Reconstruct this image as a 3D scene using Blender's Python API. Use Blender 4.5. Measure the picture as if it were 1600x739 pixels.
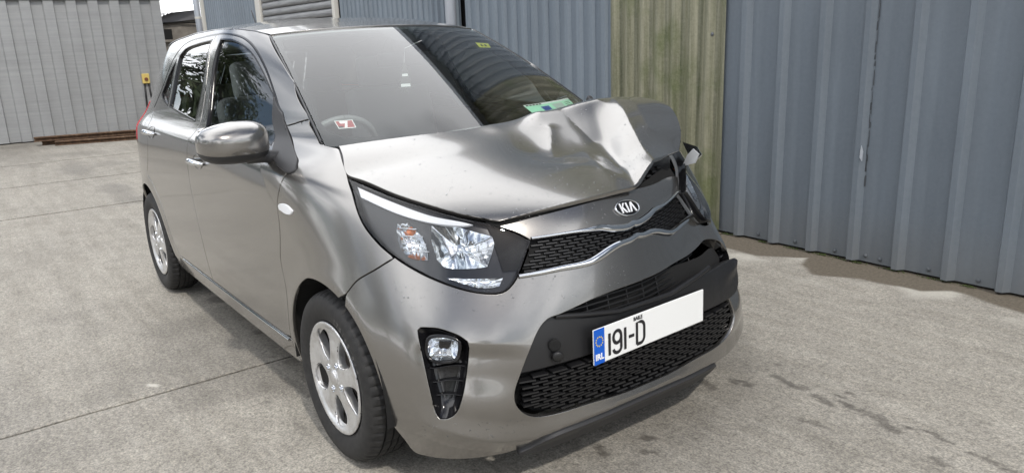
import bpy, bmesh, math, random
import numpy as np
from mathutils import Vector, Matrix
from mathutils.geometry import delaunay_2d_cdt
random.seed(7); np.random.seed(7)
for o in list(bpy.data.objects): bpy.data.objects.remove(o)
SC = bpy.context.scene; COL = SC.collection
# ---------------------------------------------------------------- camera
CAMP = (2.18844, -1.65875, 1.34503); YAW, PIT, ROL = 2.502296, 0.257326, 0.038182
cd = bpy.data.cameras.new('camera'); cam = bpy.data.objects.new('camera', cd); COL.objects.link(cam)
cd.sensor_fit = 'HORIZONTAL'; cd.sensor_width = 36; cd.lens = 36*1176.882/1600; cd.clip_start = .05; cd.clip_end = 500
fw = Vector((math.cos(YAW)*math.cos(PIT), math.sin(YAW)*math.cos(PIT), -math.sin(PIT)))
rt = Vector((math.sin(YAW), -math.cos(YAW), 0)); dn = fw.cross(rt)
cr = rt*math.cos(ROL)+dn*math.sin(ROL); cdn = -rt*math.sin(ROL)+dn*math.cos(ROL)
M = Matrix.Identity(4)
for i in range(3): M[i][0] = cr[i]; M[i][1] = -cdn[i]; M[i][2] = -fw[i]; M[i][3] = CAMP[i]
cam.matrix_world = M; SC.camera = cam
# ---------------------------------------------------------------- sky, sun, exposure
SUN_EL, SUN_AZ = math.radians(50), math.radians(-15)      # azimuth measured from +x (the car's nose) towards +y
sdir = Vector((math.cos(SUN_EL)*math.cos(SUN_AZ), math.cos(SUN_EL)*math.sin(SUN_AZ), math.sin(SUN_EL)))
W = bpy.data.worlds.new('World'); SC.world = W; W.use_nodes = True
nt = W.node_tree; N = nt.nodes; L = nt.links
bg = N['Background']; bg.inputs['Strength'].default_value = .11
sky = N.new('ShaderNodeTexSky'); sky.sky_type = 'NISHITA'; sky.sun_disc = False
sky.sun_elevation = SUN_EL; sky.sun_rotation = math.pi/2-SUN_AZ; sky.altitude = 20; sky.dust_density = 1.2
tc = N.new('ShaderNodeTexCoord'); sx = N.new('ShaderNodeSeparateXYZ'); L.new(tc.outputs['Generated'], sx.inputs[0])
ad = N.new('ShaderNodeMath'); ad.operation = 'ABSOLUTE'; L.new(sx.outputs['Z'], ad.inputs[0])
a2 = N.new('ShaderNodeMath'); a2.operation = 'ADD'; a2.inputs[1].default_value = .22; L.new(ad.outputs[0], a2.inputs[0])
cx = N.new('ShaderNodeMath'); cx.operation = 'DIVIDE'; L.new(sx.outputs['X'], cx.inputs[0]); L.new(a2.outputs[0], cx.inputs[1])
cy = N.new('ShaderNodeMath'); cy.operation = 'DIVIDE'; L.new(sx.outputs['Y'], cy.inputs[0]); L.new(a2.outputs[0], cy.inputs[1])
cv = N.new('ShaderNodeCombineXYZ'); L.new(cx.outputs[0], cv.inputs['X']); L.new(cy.outputs[0], cv.inputs['Y'])
cn = N.new('ShaderNodeTexNoise'); cn.noise_dimensions = '4D'; cn.inputs['W'].default_value = 25.585; cn.inputs['Scale'].default_value = .85; cn.inputs['Detail'].default_value = 7; cn.inputs['Roughness'].default_value = .55
L.new(cv.outputs[0], cn.inputs['Vector'])
crp = N.new('ShaderNodeValToRGB'); crp.color_ramp.elements[0].position = .395; crp.color_ramp.elements[1].position = .545
L.new(cn.outputs['Fac'], crp.inputs[0])
mx = N.new('ShaderNodeMix'); mx.data_type = 'RGBA'; L.new(crp.outputs['Color'], mx.inputs['Factor'])
L.new(sky.outputs['Color'], mx.inputs['A']); mx.inputs['B'].default_value = (29, 29.3, 30, 1)
L.new(mx.outputs['Result'], bg.inputs['Color'])
sl = bpy.data.lights.new('sun', 'SUN'); sl.energy = 2.4; sl.angle = math.radians(2); sl.color = (1, .95, .88)
so = bpy.data.objects.new('sun', sl); COL.objects.link(so); so.rotation_euler = sdir.to_track_quat('Z', 'Y').to_euler()
SC.view_settings.view_transform = 'Standard'; SC.view_settings.look = 'None'; SC.view_settings.exposure = -0.22; SC.view_settings.gamma = 1
# ---------------------------------------------------------------- helpers
def link(o, parent=None):
    COL.objects.link(o)
    if parent is not None: o.parent = parent
    return o
def tag(o, label=None, cat=None, group=None, kind=None):
    if label: o['label'] = label
    if cat: o['category'] = cat
    if group: o['group'] = group
    if kind: o['kind'] = kind
    return o
def empty(name, loc=(0, 0, 0), rz=0, parent=None):
    o = bpy.data.objects.new(name, None); o.location = loc; o.rotation_euler = (0, 0, rz); o.empty_display_size = .1
    return link(o, parent)
def mk(name, V, F, mat=None, parent=None, Nn=None, smooth=True):
    me = bpy.data.meshes.new(name); me.from_pydata([tuple(v) for v in V], [], [tuple(int(i) for i in f) for f in F])
    if mat: me.materials.append(mat)
    me.polygons.foreach_set('use_smooth', [bool(smooth)]*len(me.polygons)); me.update()
    if Nn is not None: me.normals_split_custom_set_from_vertices([tuple(n) for n in Nn])
    o = bpy.data.objects.new(name, me); return link(o, parent)
class MB:
    """collects boxes, tubes, lathes and strips into one mesh"""
    def __init__(s): s.V = []; s.F = []
    def add(s, V, F):
        b = len(s.V); s.V += [tuple(v) for v in V]; s.F += [tuple(i+b for i in f) for f in F]; return s
    def box(s, c, d, M=None, bev=0):
        x, y, z = [k/2 for k in d]
        if bev <= 0:
            V = [(a*x, b*y, e*z) for a in (-1, 1) for b in (-1, 1) for e in (-1, 1)]
            F = [(0, 1, 3, 2), (4, 6, 7, 5), (0, 4, 5, 1), (2, 3, 7, 6), (0, 2, 6, 4), (1, 5, 7, 3)]
        else:
            bm = bmesh.new(); bmesh.ops.create_cube(bm, size=1)
            bmesh.ops.scale(bm, vec=d, verts=bm.verts)
            bmesh.ops.bevel(bm, geom=bm.edges[:], offset=bev, segments=2, affect='EDGES', profile=.5)
            bm.verts.index_update(); V = [tuple(v.co) for v in bm.verts]; F = [tuple(v.index for v in f.verts) for f in bm.faces]; bm.free()
        V = [Vector(v) for v in V]
        if M is not None: V = [M @ v for v in V]
        c = Vector([float(k) for k in c]); return s.add([v+c for v in V], F)
    def tube(s, pts, r, n=8, cap=True):
        pts = [Vector([float(k) for k in p]) for p in pts]; m = len(pts); R = [float(k) for k in r] if hasattr(r, '__len__') else [float(r)]*m; V = []; F = []
        up = Vector((.13, .2, 1)).normalized()
        for i, p in enumerate(pts):
            t = (pts[min(i+1, m-1)]-pts[max(i-1, 0)]).normalized()
            a = t.cross(up); a = a.normalized() if a.length > 1e-4 else t.orthogonal().normalized(); b = a.cross(t).normalized(); up = b
            for k in range(n):
                q = 2*math.pi*k/n; V.append(p+R[i]*(math.cos(q)*a+math.sin(q)*b))
        for i in range(m-1):
            for k in range(n):
                k2 = (k+1) % n; F.append((i*n+k, i*n+k2, (i+1)*n+k2, (i+1)*n+k))
        if cap: F.append(tuple(range(n))[::-1]); F.append(tuple((m-1)*n+k for k in range(n)))
        return s.add(V, F)
    def lathe(s, prof, n=48, c=(0, 0, 0), axis='y', close=False):
        V = []; F = []; m = len(prof)
        for k in range(n):
            q = 2*math.pi*k/n
            for r, h in prof:
                if axis == 'y': V.append((c[0]+r*math.cos(q), c[1]+h, c[2]+r*math.sin(q)))
                elif axis == 'x': V.append((c[0]+h, c[1]+r*math.cos(q), c[2]+r*math.sin(q)))
                else: V.append((c[0]+r*math.cos(q), c[1]+r*math.sin(q), c[2]+h))
        for k in range(n):
            k2 = (k+1) % n
            for i in range(m-1 if not close else m):
                j = (i+1) % m; F.append((k*m+i, k*m+j, k2*m+j, k2*m+i))
        return s.add(V, F)
    def grid(s, A, flip=False):
        A = np.asarray(A); n, m = A.shape[:2]; F = []
        for i in range(n-1):
            for j in range(m-1):
                f = (i*m+j, (i+1)*m+j, (i+1)*m+j+1, i*m+j+1); F.append(f[::-1] if flip else f)
        return s.add(A.reshape(-1, 3), F)
    def prism(s, poly, d):
        n = len(poly); d = Vector(d); V = [Vector(p) for p in poly]+[Vector(p)+d for p in poly]
        F = [tuple(range(n))[::-1], tuple(range(n, 2*n))]+[(i, (i+1) % n, n+(i+1) % n, n+i) for i in range(n)]
        return s.add(V, F)
    def build(s, name, mat=None, parent=None, smooth=False, auto=None):
        o = mk(name, s.V, s.F, mat, parent, smooth=smooth or auto is not None)
        if auto is not None:
            bm = bmesh.new(); bm.from_mesh(o.data); bmesh.ops.recalc_face_normals(bm, faces=bm.faces)
            for e in bm.edges:
                if len(e.link_faces) == 2 and e.calc_face_angle(0) > math.radians(auto): e.smooth = False
            bm.to_mesh(o.data); bm.free()
        return o
# ---------------------------------------------------------------- materials
def mat(name, col=(.5, .5, .5), rough=.5, metal=0, **kw):
    m = bpy.data.materials.new(name); m.use_nodes = True; b = m.node_tree.nodes['Principled BSDF']
    b.inputs['Base Color'].default_value = (*col, 1); b.inputs['Roughness'].default_value = rough; b.inputs['Metallic'].default_value = metal
    for k, v in kw.items():
        b.inputs[k].default_value = v
    return m
def nd(m, t): return m.node_tree.nodes.new(t)
def lk(m, a, b): m.node_tree.links.new(a, b)
def bsdf(m): return m.node_tree.nodes['Principled BSDF']
def noise(m, scale, detail=4, rough=.55, coord='Object', vscale=None):
    t = nd(m, 'ShaderNodeTexCoord'); n = nd(m, 'ShaderNodeTexNoise'); src = t.outputs[coord]
    if vscale:
        mp = nd(m, 'ShaderNodeMapping'); mp.inputs['Scale'].default_value = vscale; lk(m, src, mp.inputs[0]); src = mp.outputs[0]
    n.inputs['Scale'].default_value = scale; n.inputs['Detail'].default_value = detail; n.inputs['Roughness'].default_value = rough
    lk(m, src, n.inputs['Vector']); return n.outputs['Fac']
def ramp(m, fac, stops):
    r = nd(m, 'ShaderNodeValToRGB'); e = r.color_ramp.elements
    while len(e) < len(stops): e.new(.5)
    for i, (p, c) in enumerate(stops):
        e[i].position = p; e[i].color = (*c, 1) if len(c) == 3 else c
    lk(m, fac, r.inputs[0]); return r.outputs['Color']
def mixc(m, fac, a, b, mode='MIX'):
    x = nd(m, 'ShaderNodeMix'); x.data_type = 'RGBA'; x.blend_type = mode
    for k, v in (('Factor', fac), ('A', a), ('B', b)):
        if hasattr(v, 'links') or hasattr(v, 'is_linked'): lk(m, v, x.inputs[k])
        elif k == 'Factor': x.inputs[k].default_value = v
        else: x.inputs[k].default_value = (*v, 1)
    return x.outputs['Result']
def mth(m, op, a, b=0.):
    x = nd(m, 'ShaderNodeMath'); x.operation = op
    for i, v in enumerate((a, b)):
        if hasattr(v, 'is_linked'): lk(m, v, x.inputs[i])
        else: x.inputs[i].default_value = v
    return x.outputs[0]
def bump(m, h, strength=.2, dist=.01):
    b = nd(m, 'ShaderNodeBump'); b.inputs['Strength'].default_value = strength; b.inputs['Distance'].default_value = dist
    lk(m, h, b.inputs['Height']); lk(m, b.outputs[0], bsdf(m).inputs['Normal']); return b
def glass(name, tint=(.75, .85, .82), refl=1.0, ior=1.5, rough=0.0, k=1.5):
    m = bpy.data.materials.new(name); m.use_nodes = True; nt = m.node_tree; nt.nodes.clear()
    o = nd(m, 'ShaderNodeOutputMaterial'); t = nd(m, 'ShaderNodeBsdfTransparent'); t.inputs[0].default_value = (*tint, 1)
    g = nd(m, 'ShaderNodeBsdfGlossy'); g.inputs['Roughness'].default_value = rough; g.inputs[0].default_value = (refl, refl, refl, 1)
    f = nd(m, 'ShaderNodeFresnel'); f.inputs[0].default_value = ior
    geo = nd(m, 'ShaderNodeNewGeometry')
    mn = nd(m, 'ShaderNodeMath'); mn.operation = 'MULTIPLY'; mn.inputs[1].default_value = k; mn.use_clamp = True
    lk(m, f.outputs[0], mn.inputs[0])
    s = nd(m, 'ShaderNodeMixShader'); lk(m, mn.outputs[0], s.inputs[0]); lk(m, t.outputs[0], s.inputs[1]); lk(m, g.outputs[0], s.inputs[2])
    lk(m, s.outputs[0], o.inputs[0]); return m
MT = {}
m = MT['paint'] = mat('metallic_grey_paint', (.26, .252, .245), .25, .9)
b = bsdf(m); b.inputs['Coat Weight'].default_value = 1; b.inputs['Coat Roughness'].default_value = .035; b.inputs['Coat IOR'].default_value = 1.5
n1 = noise(m, 900, 2, .5); lk(m, mixc(m, ramp(m, n1, [(.3, (0, 0, 0)), (.75, (1, 1, 1))]), (.222, .214, .203), (.295, .285, .271)), b.inputs['Base Color'])
n2 = noise(m, 3.5, 6, .65); lk(m, mth(m, 'ADD', mth(m, 'MULTIPLY', n2, .12), .015), b.inputs['Coat Roughness'])
m = MT['black'] = mat('black_plastic', (.012, .012, .013), .42); n = noise(m, 60, 5); lk(m, mth(m, 'ADD', mth(m, 'MULTIPLY', n, .3), .28), bsdf(m).inputs['Roughness'])
m = MT['trim'] = mat('textured_dark_plastic', (.028, .028, .03), .5); bump(m, noise(m, 700, 2), .15, .001)
MT['void'] = mat('dark_cavity', (.006, .006, .006), .9)
MT['gloss'] = mat('gloss_black', (.008, .008, .009), .12)
MT['chrome'] = mat('chrome', (.72, .74, .76), .06, 1)
MT['satin'] = mat('satin_chrome', (.62, .65, .67), .14, 1)
m = MT['alloy'] = mat('silver_alloy', (.60, .605, .615), .30, .7); bsdf(m).inputs['Coat Weight'].default_value = .6; bsdf(m).inputs['Coat Roughness'].default_value = .1
nn = noise(m, 18, 6, .7); lk(m, ramp(m, nn, [(.30, (.44, .43, .415)), (.55, (.66, .665, .67))]), bsdf(m).inputs['Base Color'])
m = MT['rubber'] = mat('tyre_rubber', (.022, .022, .023), .7); nn = noise(m, 35, 6, .7); lk(m, ramp(m, nn, [(.35, (.008, .008, .0085)), (.8, (.030, .029, .028))]), bsdf(m).inputs['Base Color'])
MT['steel'] = mat('brake_steel', (.22, .20, .19), .45, .8)
MT['glass_side'] = glass('side_window_glass', (.88, .93, .91), 1.0, k=1.6)
MT['glass_wind'] = glass('windscreen_glass', (.90, .98, .955), 1.0, k=1.4)
MT['glass_lamp'] = glass('clear_lamp_lens', (.96, .97, .98), 1.0, k=.8)
MT['frit'] = mat('black_ceramic_band', (.02, .022, .024), .25)
MT['seat'] = mat('dark_seat_fabric', (.30, .305, .31), .9)
MT['dash'] = mat('dashboard_plastic', (.22, .225, .23), .7)
MT['liner'] = mat('headliner_cloth', (.75, .75, .73), .95)
MT['white'] = mat('white_plastic', (.75, .76, .78), .35)
MT['red'] = mat('red_lamp_lens', (.45, .02, .03), .12)
MT['amber'] = mat('amber_bulb', (.7, .18, .03), .25)
m = MT['lamp_dark'] = mat('lamp_housing_dark', (.022, .023, .026), .2, .2)
m = MT['reflector'] = mat('lamp_reflector', (.78, .80, .82), .10, 1)
# ---------------------------------------------------------------- body surface of the car
# car frame: x forward (front axle at 0), y to the car's left, z up; w is the half width |y|
def nspline(xs, ys):
    xs = np.array(xs, float); ys = np.array(ys, float); n = len(xs); h = np.diff(xs)
    A = np.zeros((n, n)); r = np.zeros(n); A[0, 0] = A[-1, -1] = 1
    for i in range(1, n-1):
        A[i, i-1] = h[i-1]; A[i, i] = 2*(h[i-1]+h[i]); A[i, i+1] = h[i]
        r[i] = 6*((ys[i+1]-ys[i])/h[i]-(ys[i]-ys[i-1])/h[i-1])
    m = np.linalg.solve(A, r)
    def f(x):
        x = np.asarray(x, float); x = np.clip(x, xs[0], xs[-1])
        i = np.clip(np.searchsorted(xs, x)-1, 0, n-2); hh = h[i]; a = (xs[i+1]-x)/hh; b = (x-xs[i])/hh
        return a*ys[i]+b*ys[i+1]+((a**3-a)*m[i]+(b**3-b)*m[i+1])*hh*hh/6
    return f
def sst(a, b, x):
    t = np.clip((np.asarray(x, float)-a)/(b-a), 0, 1); return t*t*(3-2*t)
def gs(x, c, s): return np.exp(-((np.asarray(x, float)-c)/s)**2)
XR = -2.15
XCz = nspline([.14, .3, .5, .6, .7, .8, .9, 1.0, 1.08], [.02, .02, -.02, -.08, -.17, -.30, -.44, -.55, -.58])
front_x = nspline([.12, .18, .23, .28, .34, .42, .5, .6, .7, .8, .86, .91, .95, 1.0, 1.04, 1.08],
                  [.575, .61, .638, .652, .664, .668, .664, .648, .622, .58, .53, .45, .32, .11, -.09, -.25])
rear_x = nspline([.14, .25, .4, .6, .8, .95, 1.05, 1.2, 1.42], [-2.80, -2.88, -2.91, -2.92, -2.91, -2.875, -2.80, -2.66, -2.46])
half_w = nspline([.12, .2, .27, .36, .5, .64, .76, .86, .915, .932, .947, .962, 1.0, 1.06, 1.2, 1.3, 1.38, 1.44],
                 [.728, .752, .770, .785, .796, .7985, .7975, .7935, .7875, .7835, .7745, .7635, .738, .709, .658, .622, .582, .535])
pow_n = nspline([.14, .25, .35, .5, .65, .75, .83, .9, .97, 1.08], [3.5, 3.6, 3.4, 3.0, 2.55, 2.42, 2.45, 2.55, 2.6, 2.4])
def arch_flare(x, z):
    o = 0
    for cx in (0., -2.4):
        r = np.hypot(x-cx, z-.289)
        o = o+.0055*gs(r, .342, .045)*sst(.16, .30, z)
    return o
roof_taper = nspline([.12, .8, .94, 1.035, 1.118, 1.196, 1.268, 1.334, 1.394, 1.44], [0, 0, .012, 0.0572, 0.0628, 0.0786, 0.1082, 0.16, 0.2361, 0.326])
half_b = nspline([.12, .2, .27, .36, .5, .64, .76, .86, .915, .945, 1.0, 1.06, 1.2, 1.3, 1.38, 1.44], [.728, .752, .770, .785, .796, .7985, .7975, .7935, .789, .784, .7660, .7615, .7728, .782, .778, .758])
def half_c(z):
    """half width with the shoulder crease of the doors"""
    q = (np.asarray(z, float)-.945)/.0035
    return half_b(z)-.45*.0035*np.logaddexp(0, q)
def green_w(x, z):
    w = half_w(z); w = w+(half_c(z)-w)*sst(.45, 1.0, -np.asarray(x, float))
    w = w-roof_taper(z)*np.clip(x+1.5, 0, None)**2
    return w
def rear_fac(x, z):
    a = XR-rear_x(z); t = np.clip((XR-x)/a, 0, .99999)
    return (1-t**4.2)**(1/4.2)
def P_band(u, z):
    """u 0..1 nose centre to x=XC, 1..2 flank, 2..3 tail; returns x, w, z"""
    u = np.asarray(u, float); z = np.asarray(z, float); u, z = np.broadcast_arrays(u, z)
    fr = u <= 1; md = (u > 1) & (u <= 2); rr = u > 2
    th = np.clip(u, 0, 1)*math.pi/2
    n = pow_n(z); b = half_w(z); XC = XCz(z); a = front_x(z)-XC
    c, s = np.cos(th), np.sin(th); r = (np.maximum(c, 0)**n+s**n)**(-1/n)
    xf = XC+a*r*c; wf = b*r*s
    bl = sst(.93, 1.03, z)*sst(.35, .6, u)
    wf = wf*(1-bl)+np.minimum(green_w(xf, z), b)*bl
    # lower bumper: scoop between fog lamp and grille, lip below
    zt = .522+.14*(np.clip(wf, .45, .62)-.60); dzt = zt-z
    sc = .024*sst(-.012, .040, dzt)*(1-sst(.08, .20, dzt))*sst(.42, .56, wf)*(1-sst(.66, .73, wf))
    zl = np.interp(wf, [0, .33, .44, .52, .61, .68, .71, .76], [.236, .226, .212, .222, .252, .280, .298, .33]); q = z-zl
    ridge = np.where(q > 0, np.clip(1-q/.060, 0, 1)**1.35, np.clip(1+q/.060, 0, 1)**1.0); q0 = .004
    ridge = ridge-np.clip(1-np.abs(q)/q0, 0, 1)*.05
    sc = sc-.030*ridge*(1-sst(.68, .745, wf))
    nx, nw = c**2, s**2
    xf = xf-sc*nx/(nx+nw); wf = wf-sc*.6*nw/(nx+nw)
    xm = XC+(np.clip(u, 1, 2)-1)*(XR-XC)
    wm = green_w(xm, z)
    th2 = (1-(np.clip(u, 2, 3)-2))*math.pi/2
    n2 = 4.2; ar = XR-rear_x(z); c2, s2 = np.cos(th2), np.sin(th2); r2 = (np.maximum(c2, 0)**n2+s2**n2)**(-1/n2)
    xr = XR-ar*r2*c2; wr = green_w(XR-0*z, z)*r2*s2
    x = np.where(fr, xf, np.where(md, xm, xr)); w = np.where(fr, wf, np.where(md, wm, wr))
    w = w+arch_flare(x, z)*sst(.5, .7, u)*(1-sst(2.6, 2.8, u))
    return np.stack([x, w, z], -1)
def P_wind(s, t):
    """windscreen; s -1..1 across (car right is -1), t 0 cowl .. 1 roof"""
    s = np.asarray(s, float); t = np.asarray(t, float); s, t = np.broadcast_arrays(s, t)
    bow = 4*t*(1-t)
    xe = -.275-.712*t+.008*bow; we = .632-.124*t+.004*bow; ze = 1.035+.359*t+.012*bow
    xc = -.085-.79*t+.003*bow; zc = 1.030+.386*t+.010*bow
    q = np.abs(s)**2.3
    return np.stack([xc+(xe-xc)*q, s*we, zc+(ze-zc)*q], -1)
# ---------------------------------------------------------------- panels cut out of a surface
def uz(x, z):
    """surface coordinate of the flank point at (x, z)"""
    x = float(x); z = float(z); XC = float(XCz(z))
    if x <= XC and x >= XR: return (1+(x-XC)/(XR-XC), z)
    lo, hi = (0., 1.) if x > XC else (2., 2.98)
    for _ in range(40):
        mid = (lo+hi)/2
        if float(P_band(mid, z)[0]) > x: lo = mid
        else: hi = mid
    return ((lo+hi)/2, z)
def S_right(u, z):
    p = P_band(np.abs(u), z).copy(); p[..., 1] *= -np.where(np.asarray(u) >= 0, 1., -1.); return p
def S_left(u, z):
    p = P_band(np.abs(u), z).copy(); p[..., 1] *= np.where(np.asarray(u) >= 0, 1., -1.); return p
def crash(p):
    """the crushed front left corner"""
    p = np.array(p, float); x, y, z = p[..., 0], p[..., 1], p[..., 2]
    f = sst(-.08, .42, y)*(1-.5*sst(.44, .56, y))*sst(.28, .70, z)*sst(-.05, .42, x)
    p[..., 0] = x-.085*f; p[..., 2] = z+.012*f+.006*f*np.sin(19*y+9*z)
    p[..., 1] = y-.012*f*np.sin(14*z)
    return p
def knocked(P):
    """the left headlamp, knocked back and up in its mount"""
    def f(u, z):
        p = np.array(P(u, z), float); k = sst(.10, .40, p[..., 0])[..., None]; return p+np.array([-.045, .004, .030])*k
    return f
def crashed(P): return lambda u, z: crash(P(u, z))
def smooth_path(pts, closed=False, sub=6, ang=48):
    pts = [np.array(p, float) for p in pts]; n = len(pts); out = []
    def corner(i):
        if not closed and i in (0, n-1): return True
        a = pts[i]-pts[i-1]; b = pts[(i+1) % n]-pts[i]; a = a*[1.4, 1]; b = b*[1.4, 1]
        c = a@b/(np.linalg.norm(a)*np.linalg.norm(b)+1e-12); return math.degrees(math.acos(max(-1, min(1, c)))) > ang
    cn = [corner(i) for i in range(n)]
    for i in range(n if closed else n-1):
        p1, p2 = pts[i], pts[(i+1) % n]; p0 = pts[i-1] if not cn[i] else 2*p1-p2
        p3 = pts[(i+2) % n] if not cn[(i+1) % n] else 2*p2-p1
        d = np.linalg.norm(p2-p1); d0 = np.linalg.norm(p1-p0)+1e-9; d2 = np.linalg.norm(p3-p2)+1e-9
        m1 = (p2-p0)/(d0+d)*d; m2 = (p3-p1)/(d+d2)*d
        for k in range(sub):
            t = k/sub; out.append((2*t**3-3*t*t+1)*p1+(t**3-2*t*t+t)*m1+(-2*t**3+3*t*t)*p2+(t**3-t*t)*m2)
    if not closed: out.append(pts[-1])
    return [tuple(q) for q in out]
def resample(pts, P, h, closed=True, keep=40):
    A = np.array(pts, float)
    if closed: A = np.vstack([A, A[:1]])
    X = P(A[:, 0], A[:, 1]); d = np.linalg.norm(np.diff(X, axis=0), axis=1); out = []
    sc = np.array([max(np.linalg.norm(X[-1]-X[0]), .01)]);  # unused scale, kept simple
    i = 0; n = len(d)
    # split at corners measured in 3d so that they stay sharp
    cut = [0]
    for k in range(1, n):
        a = X[k]-X[k-1]; b = X[k+1]-X[k]; c = a@b/(np.linalg.norm(a)*np.linalg.norm(b)+1e-12)
        if c < math.cos(math.radians(keep)): cut.append(k)
    cut.append(n)
    for a, b in zip(cut[:-1], cut[1:]):
        s = np.concatenate([[0], np.cumsum(d[a:b])]); m = max(1, int(round(s[-1]/h))); t = np.linspace(0, s[-1], m+1)[:-1]
        out += [(np.interp(q, s, A[a:b+1, 0]), np.interp(q, s, A[a:b+1, 1])) for q in t]
    if not closed: out.append(tuple(A[-1]))
    return out
def inside(pts, poly):
    x, y = pts[:, 0], pts[:, 1]; r = np.zeros(len(pts), bool); n = len(poly)
    for i in range(n):
        x1, y1 = poly[i]; x2, y2 = poly[(i+1) % n]
        if y1 == y2: continue
        c = ((y1 > y) != (y2 > y)) & (x < (x2-x1)*(y-y1)/(y2-y1)+x1); r ^= c
    return r
def normals_of(P, u, v, ref=None):
    e = 2e-4; n = np.cross(P(u+e, v)-P(u-e, v), P(u, v+e)-P(u, v-e)); n /= np.linalg.norm(n, axis=-1, keepdims=True)+1e-12
    X = P(u, v)
    if ref is None:
        ax = np.stack([np.clip(X[..., 0], -2.2, 0), 0*X[..., 1], np.full(X.shape[:-1], .6)], -1); s = ((X-ax)*n).sum(-1)
    else: s = (n*np.array(ref)).sum(-1)
    return n*np.where(s >= 0, 1., -1.)[..., None]
def panel(name, P, outline, holes=(), h=.016, gap=.002, thick=.012, mtl=None, parent=None, depth=0., ref=None, bev=.0016, bound=True):
    """a sheet cut from surface P inside outline (and outside holes), edges turned in so that the joints have depth"""
    loops = [resample(outline, P, h)]+[resample(q, P, h) for q in holes]
    A = np.array(loops[0]); uc, vc = A.mean(0); e = 1e-3
    mu = np.median(np.linalg.norm(P(A[:, 0]+e, A[:, 1])-P(A[:, 0]-e, A[:, 1]), axis=-1))/(2*e)
    mv = np.median(np.linalg.norm(P(A[:, 0], A[:, 1]+e)-P(A[:, 0], A[:, 1]-e), axis=-1))/(2*e)
    S = np.array([mu, mv]); lp = [np.array(q)*S for q in loops]
    lo, hi = lp[0].min(0), lp[0].max(0)
    gx, gy = np.meshgrid(np.arange(lo[0], hi[0], h), np.arange(lo[1], hi[1], h), indexing='ij')
    gx = gx+((np.arange(gx.shape[1]) % 2)*.5*h)[None, :]
    G = np.stack([gx.ravel(), gy.ravel()], 1); ok = inside(G, lp[0])
    for q in lp[1:]: ok &= ~inside(G, q)
    G = G[ok]
    B = np.vstack(lp)
    if len(G):
        keep = np.ones(len(G), bool)
        for i in range(0, len(G), 2000):
            d = ((G[i:i+2000, None]-B[None])**2).sum(2).min(1); keep[i:i+2000] = d > (.55*h)**2
        G = G[keep]
    co = [Vector(q) for q in B]+[Vector(q) for q in G]; ed = []; o = 0
    for q in lp: n = len(q); ed += [(o+i, o+(i+1) % n) for i in range(n)]; o += n
    r = delaunay_2d_cdt(co, ed, [], 0, 1e-6)
    V2 = np.array([tuple(v) for v in r[0]]); T = [f for f in r[2]]
    T = np.array([t for f in T for t in ([f] if len(f) == 3 else [(f[0], f[i], f[i+1]) for i in range(1, len(f)-1)])])
    cen = V2[T].mean(1); ok = inside(cen, lp[0])
    for q in lp[1:]: ok &= ~inside(cen, q)
    T = T[ok]; UV = V2/S; X = P(UV[:, 0], UV[:, 1]); Nn = normals_of(P, UV[:, 0], UV[:, 1], ref)
    g = np.cross(X[T[:, 1]]-X[T[:, 0]], X[T[:, 2]]-X[T[:, 0]]); fl = (g*Nn[T[:, 0]]).sum(1) < 0; T[fl] = T[fl][:, ::-1]
    X = X-Nn*depth
    E = {}
    for t in T:
        for a, b_ in ((t[0], t[1]), (t[1], t[2]), (t[2], t[0])): E[(a, b_)] = E.get((a, b_), 0)+1
    be = [(a, b_) for a, b_ in E if (b_, a) not in E]
    nxt = {}
    for a, b_ in be: nxt.setdefault(a, b_)
    con = {}
    for a, b_ in be:
        t = X[b_]-X[a]; c = np.cross(t, Nn[a]); c /= np.linalg.norm(c)+1e-12
        for k in (a, b_): con[k] = con.get(k, 0)+c
    con = {k: c/(np.linalg.norm(c)+1e-12) for k, c in con.items()}
    for k, c in con.items(): X[k] = X[k]-c*(gap+bev)
    V = list(X); NN = list(Nn); F = [tuple(t) for t in T]
    if bound and thick > 0:
        m1 = {}; m2 = {}
        for k, c in con.items():
            m1[k] = len(V); V.append(X[k]+c*bev-Nn[k]*bev); NN.append((c*.8+Nn[k]*.2))
            m2[k] = len(V); V.append(X[k]+c*bev-Nn[k]*thick); NN.append(c)
        for a, b_ in be: F += [(b_, a, m1[a], m1[b_]), (m1[b_], m1[a], m2[a], m2[b_])]
    NN = np.array(NN); NN /= np.linalg.norm(NN, axis=1, keepdims=True)+1e-12
    return mk(name, V, F, mtl, parent, NN)
def bowl(name, P, outline, mtl, parent, d0=.01, d1=.06, n=14, flute=0, fl=40, cshift=(0, 0), power=2.0, ref=None, flat=False):
    """a hollow that sinks from an outline on P towards its centre (lamp reflectors, recesses)"""
    o = np.array(resample(outline, P, .006)); c = o.mean(0)+np.array(cshift); m = len(o); rows = []
    for i in range(n+1):
        k = 1-i/n*.985; q = c+(o-c)*k; X = P(q[:, 0], q[:, 1]); Nn = normals_of(P, q[:, 0], q[:, 1], ref)
        d = d0+(d1-d0)*(1-k**power)
        a = np.arange(m)/m*2*math.pi
        d = d+flute*np.sign(np.sin(fl*q[:, 0]*40))*min(1, 4*k*(1-k)+.2) if flute else d
        rows.append(X-Nn*(d if np.ndim(d) == 0 else d[:, None]))
    rows = np.array(rows); V = rows.reshape(-1, 3); F = []
    for i in range(n):
        for j in range(m):
            j2 = (j+1) % m; F.append((i*m+j, i*m+j2, (i+1)*m+j2, (i+1)*m+j))
    F.append(tuple(n*m+j for j in range(m)))
    return mk(name, V, F, mtl, parent, smooth=not flat)
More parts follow.
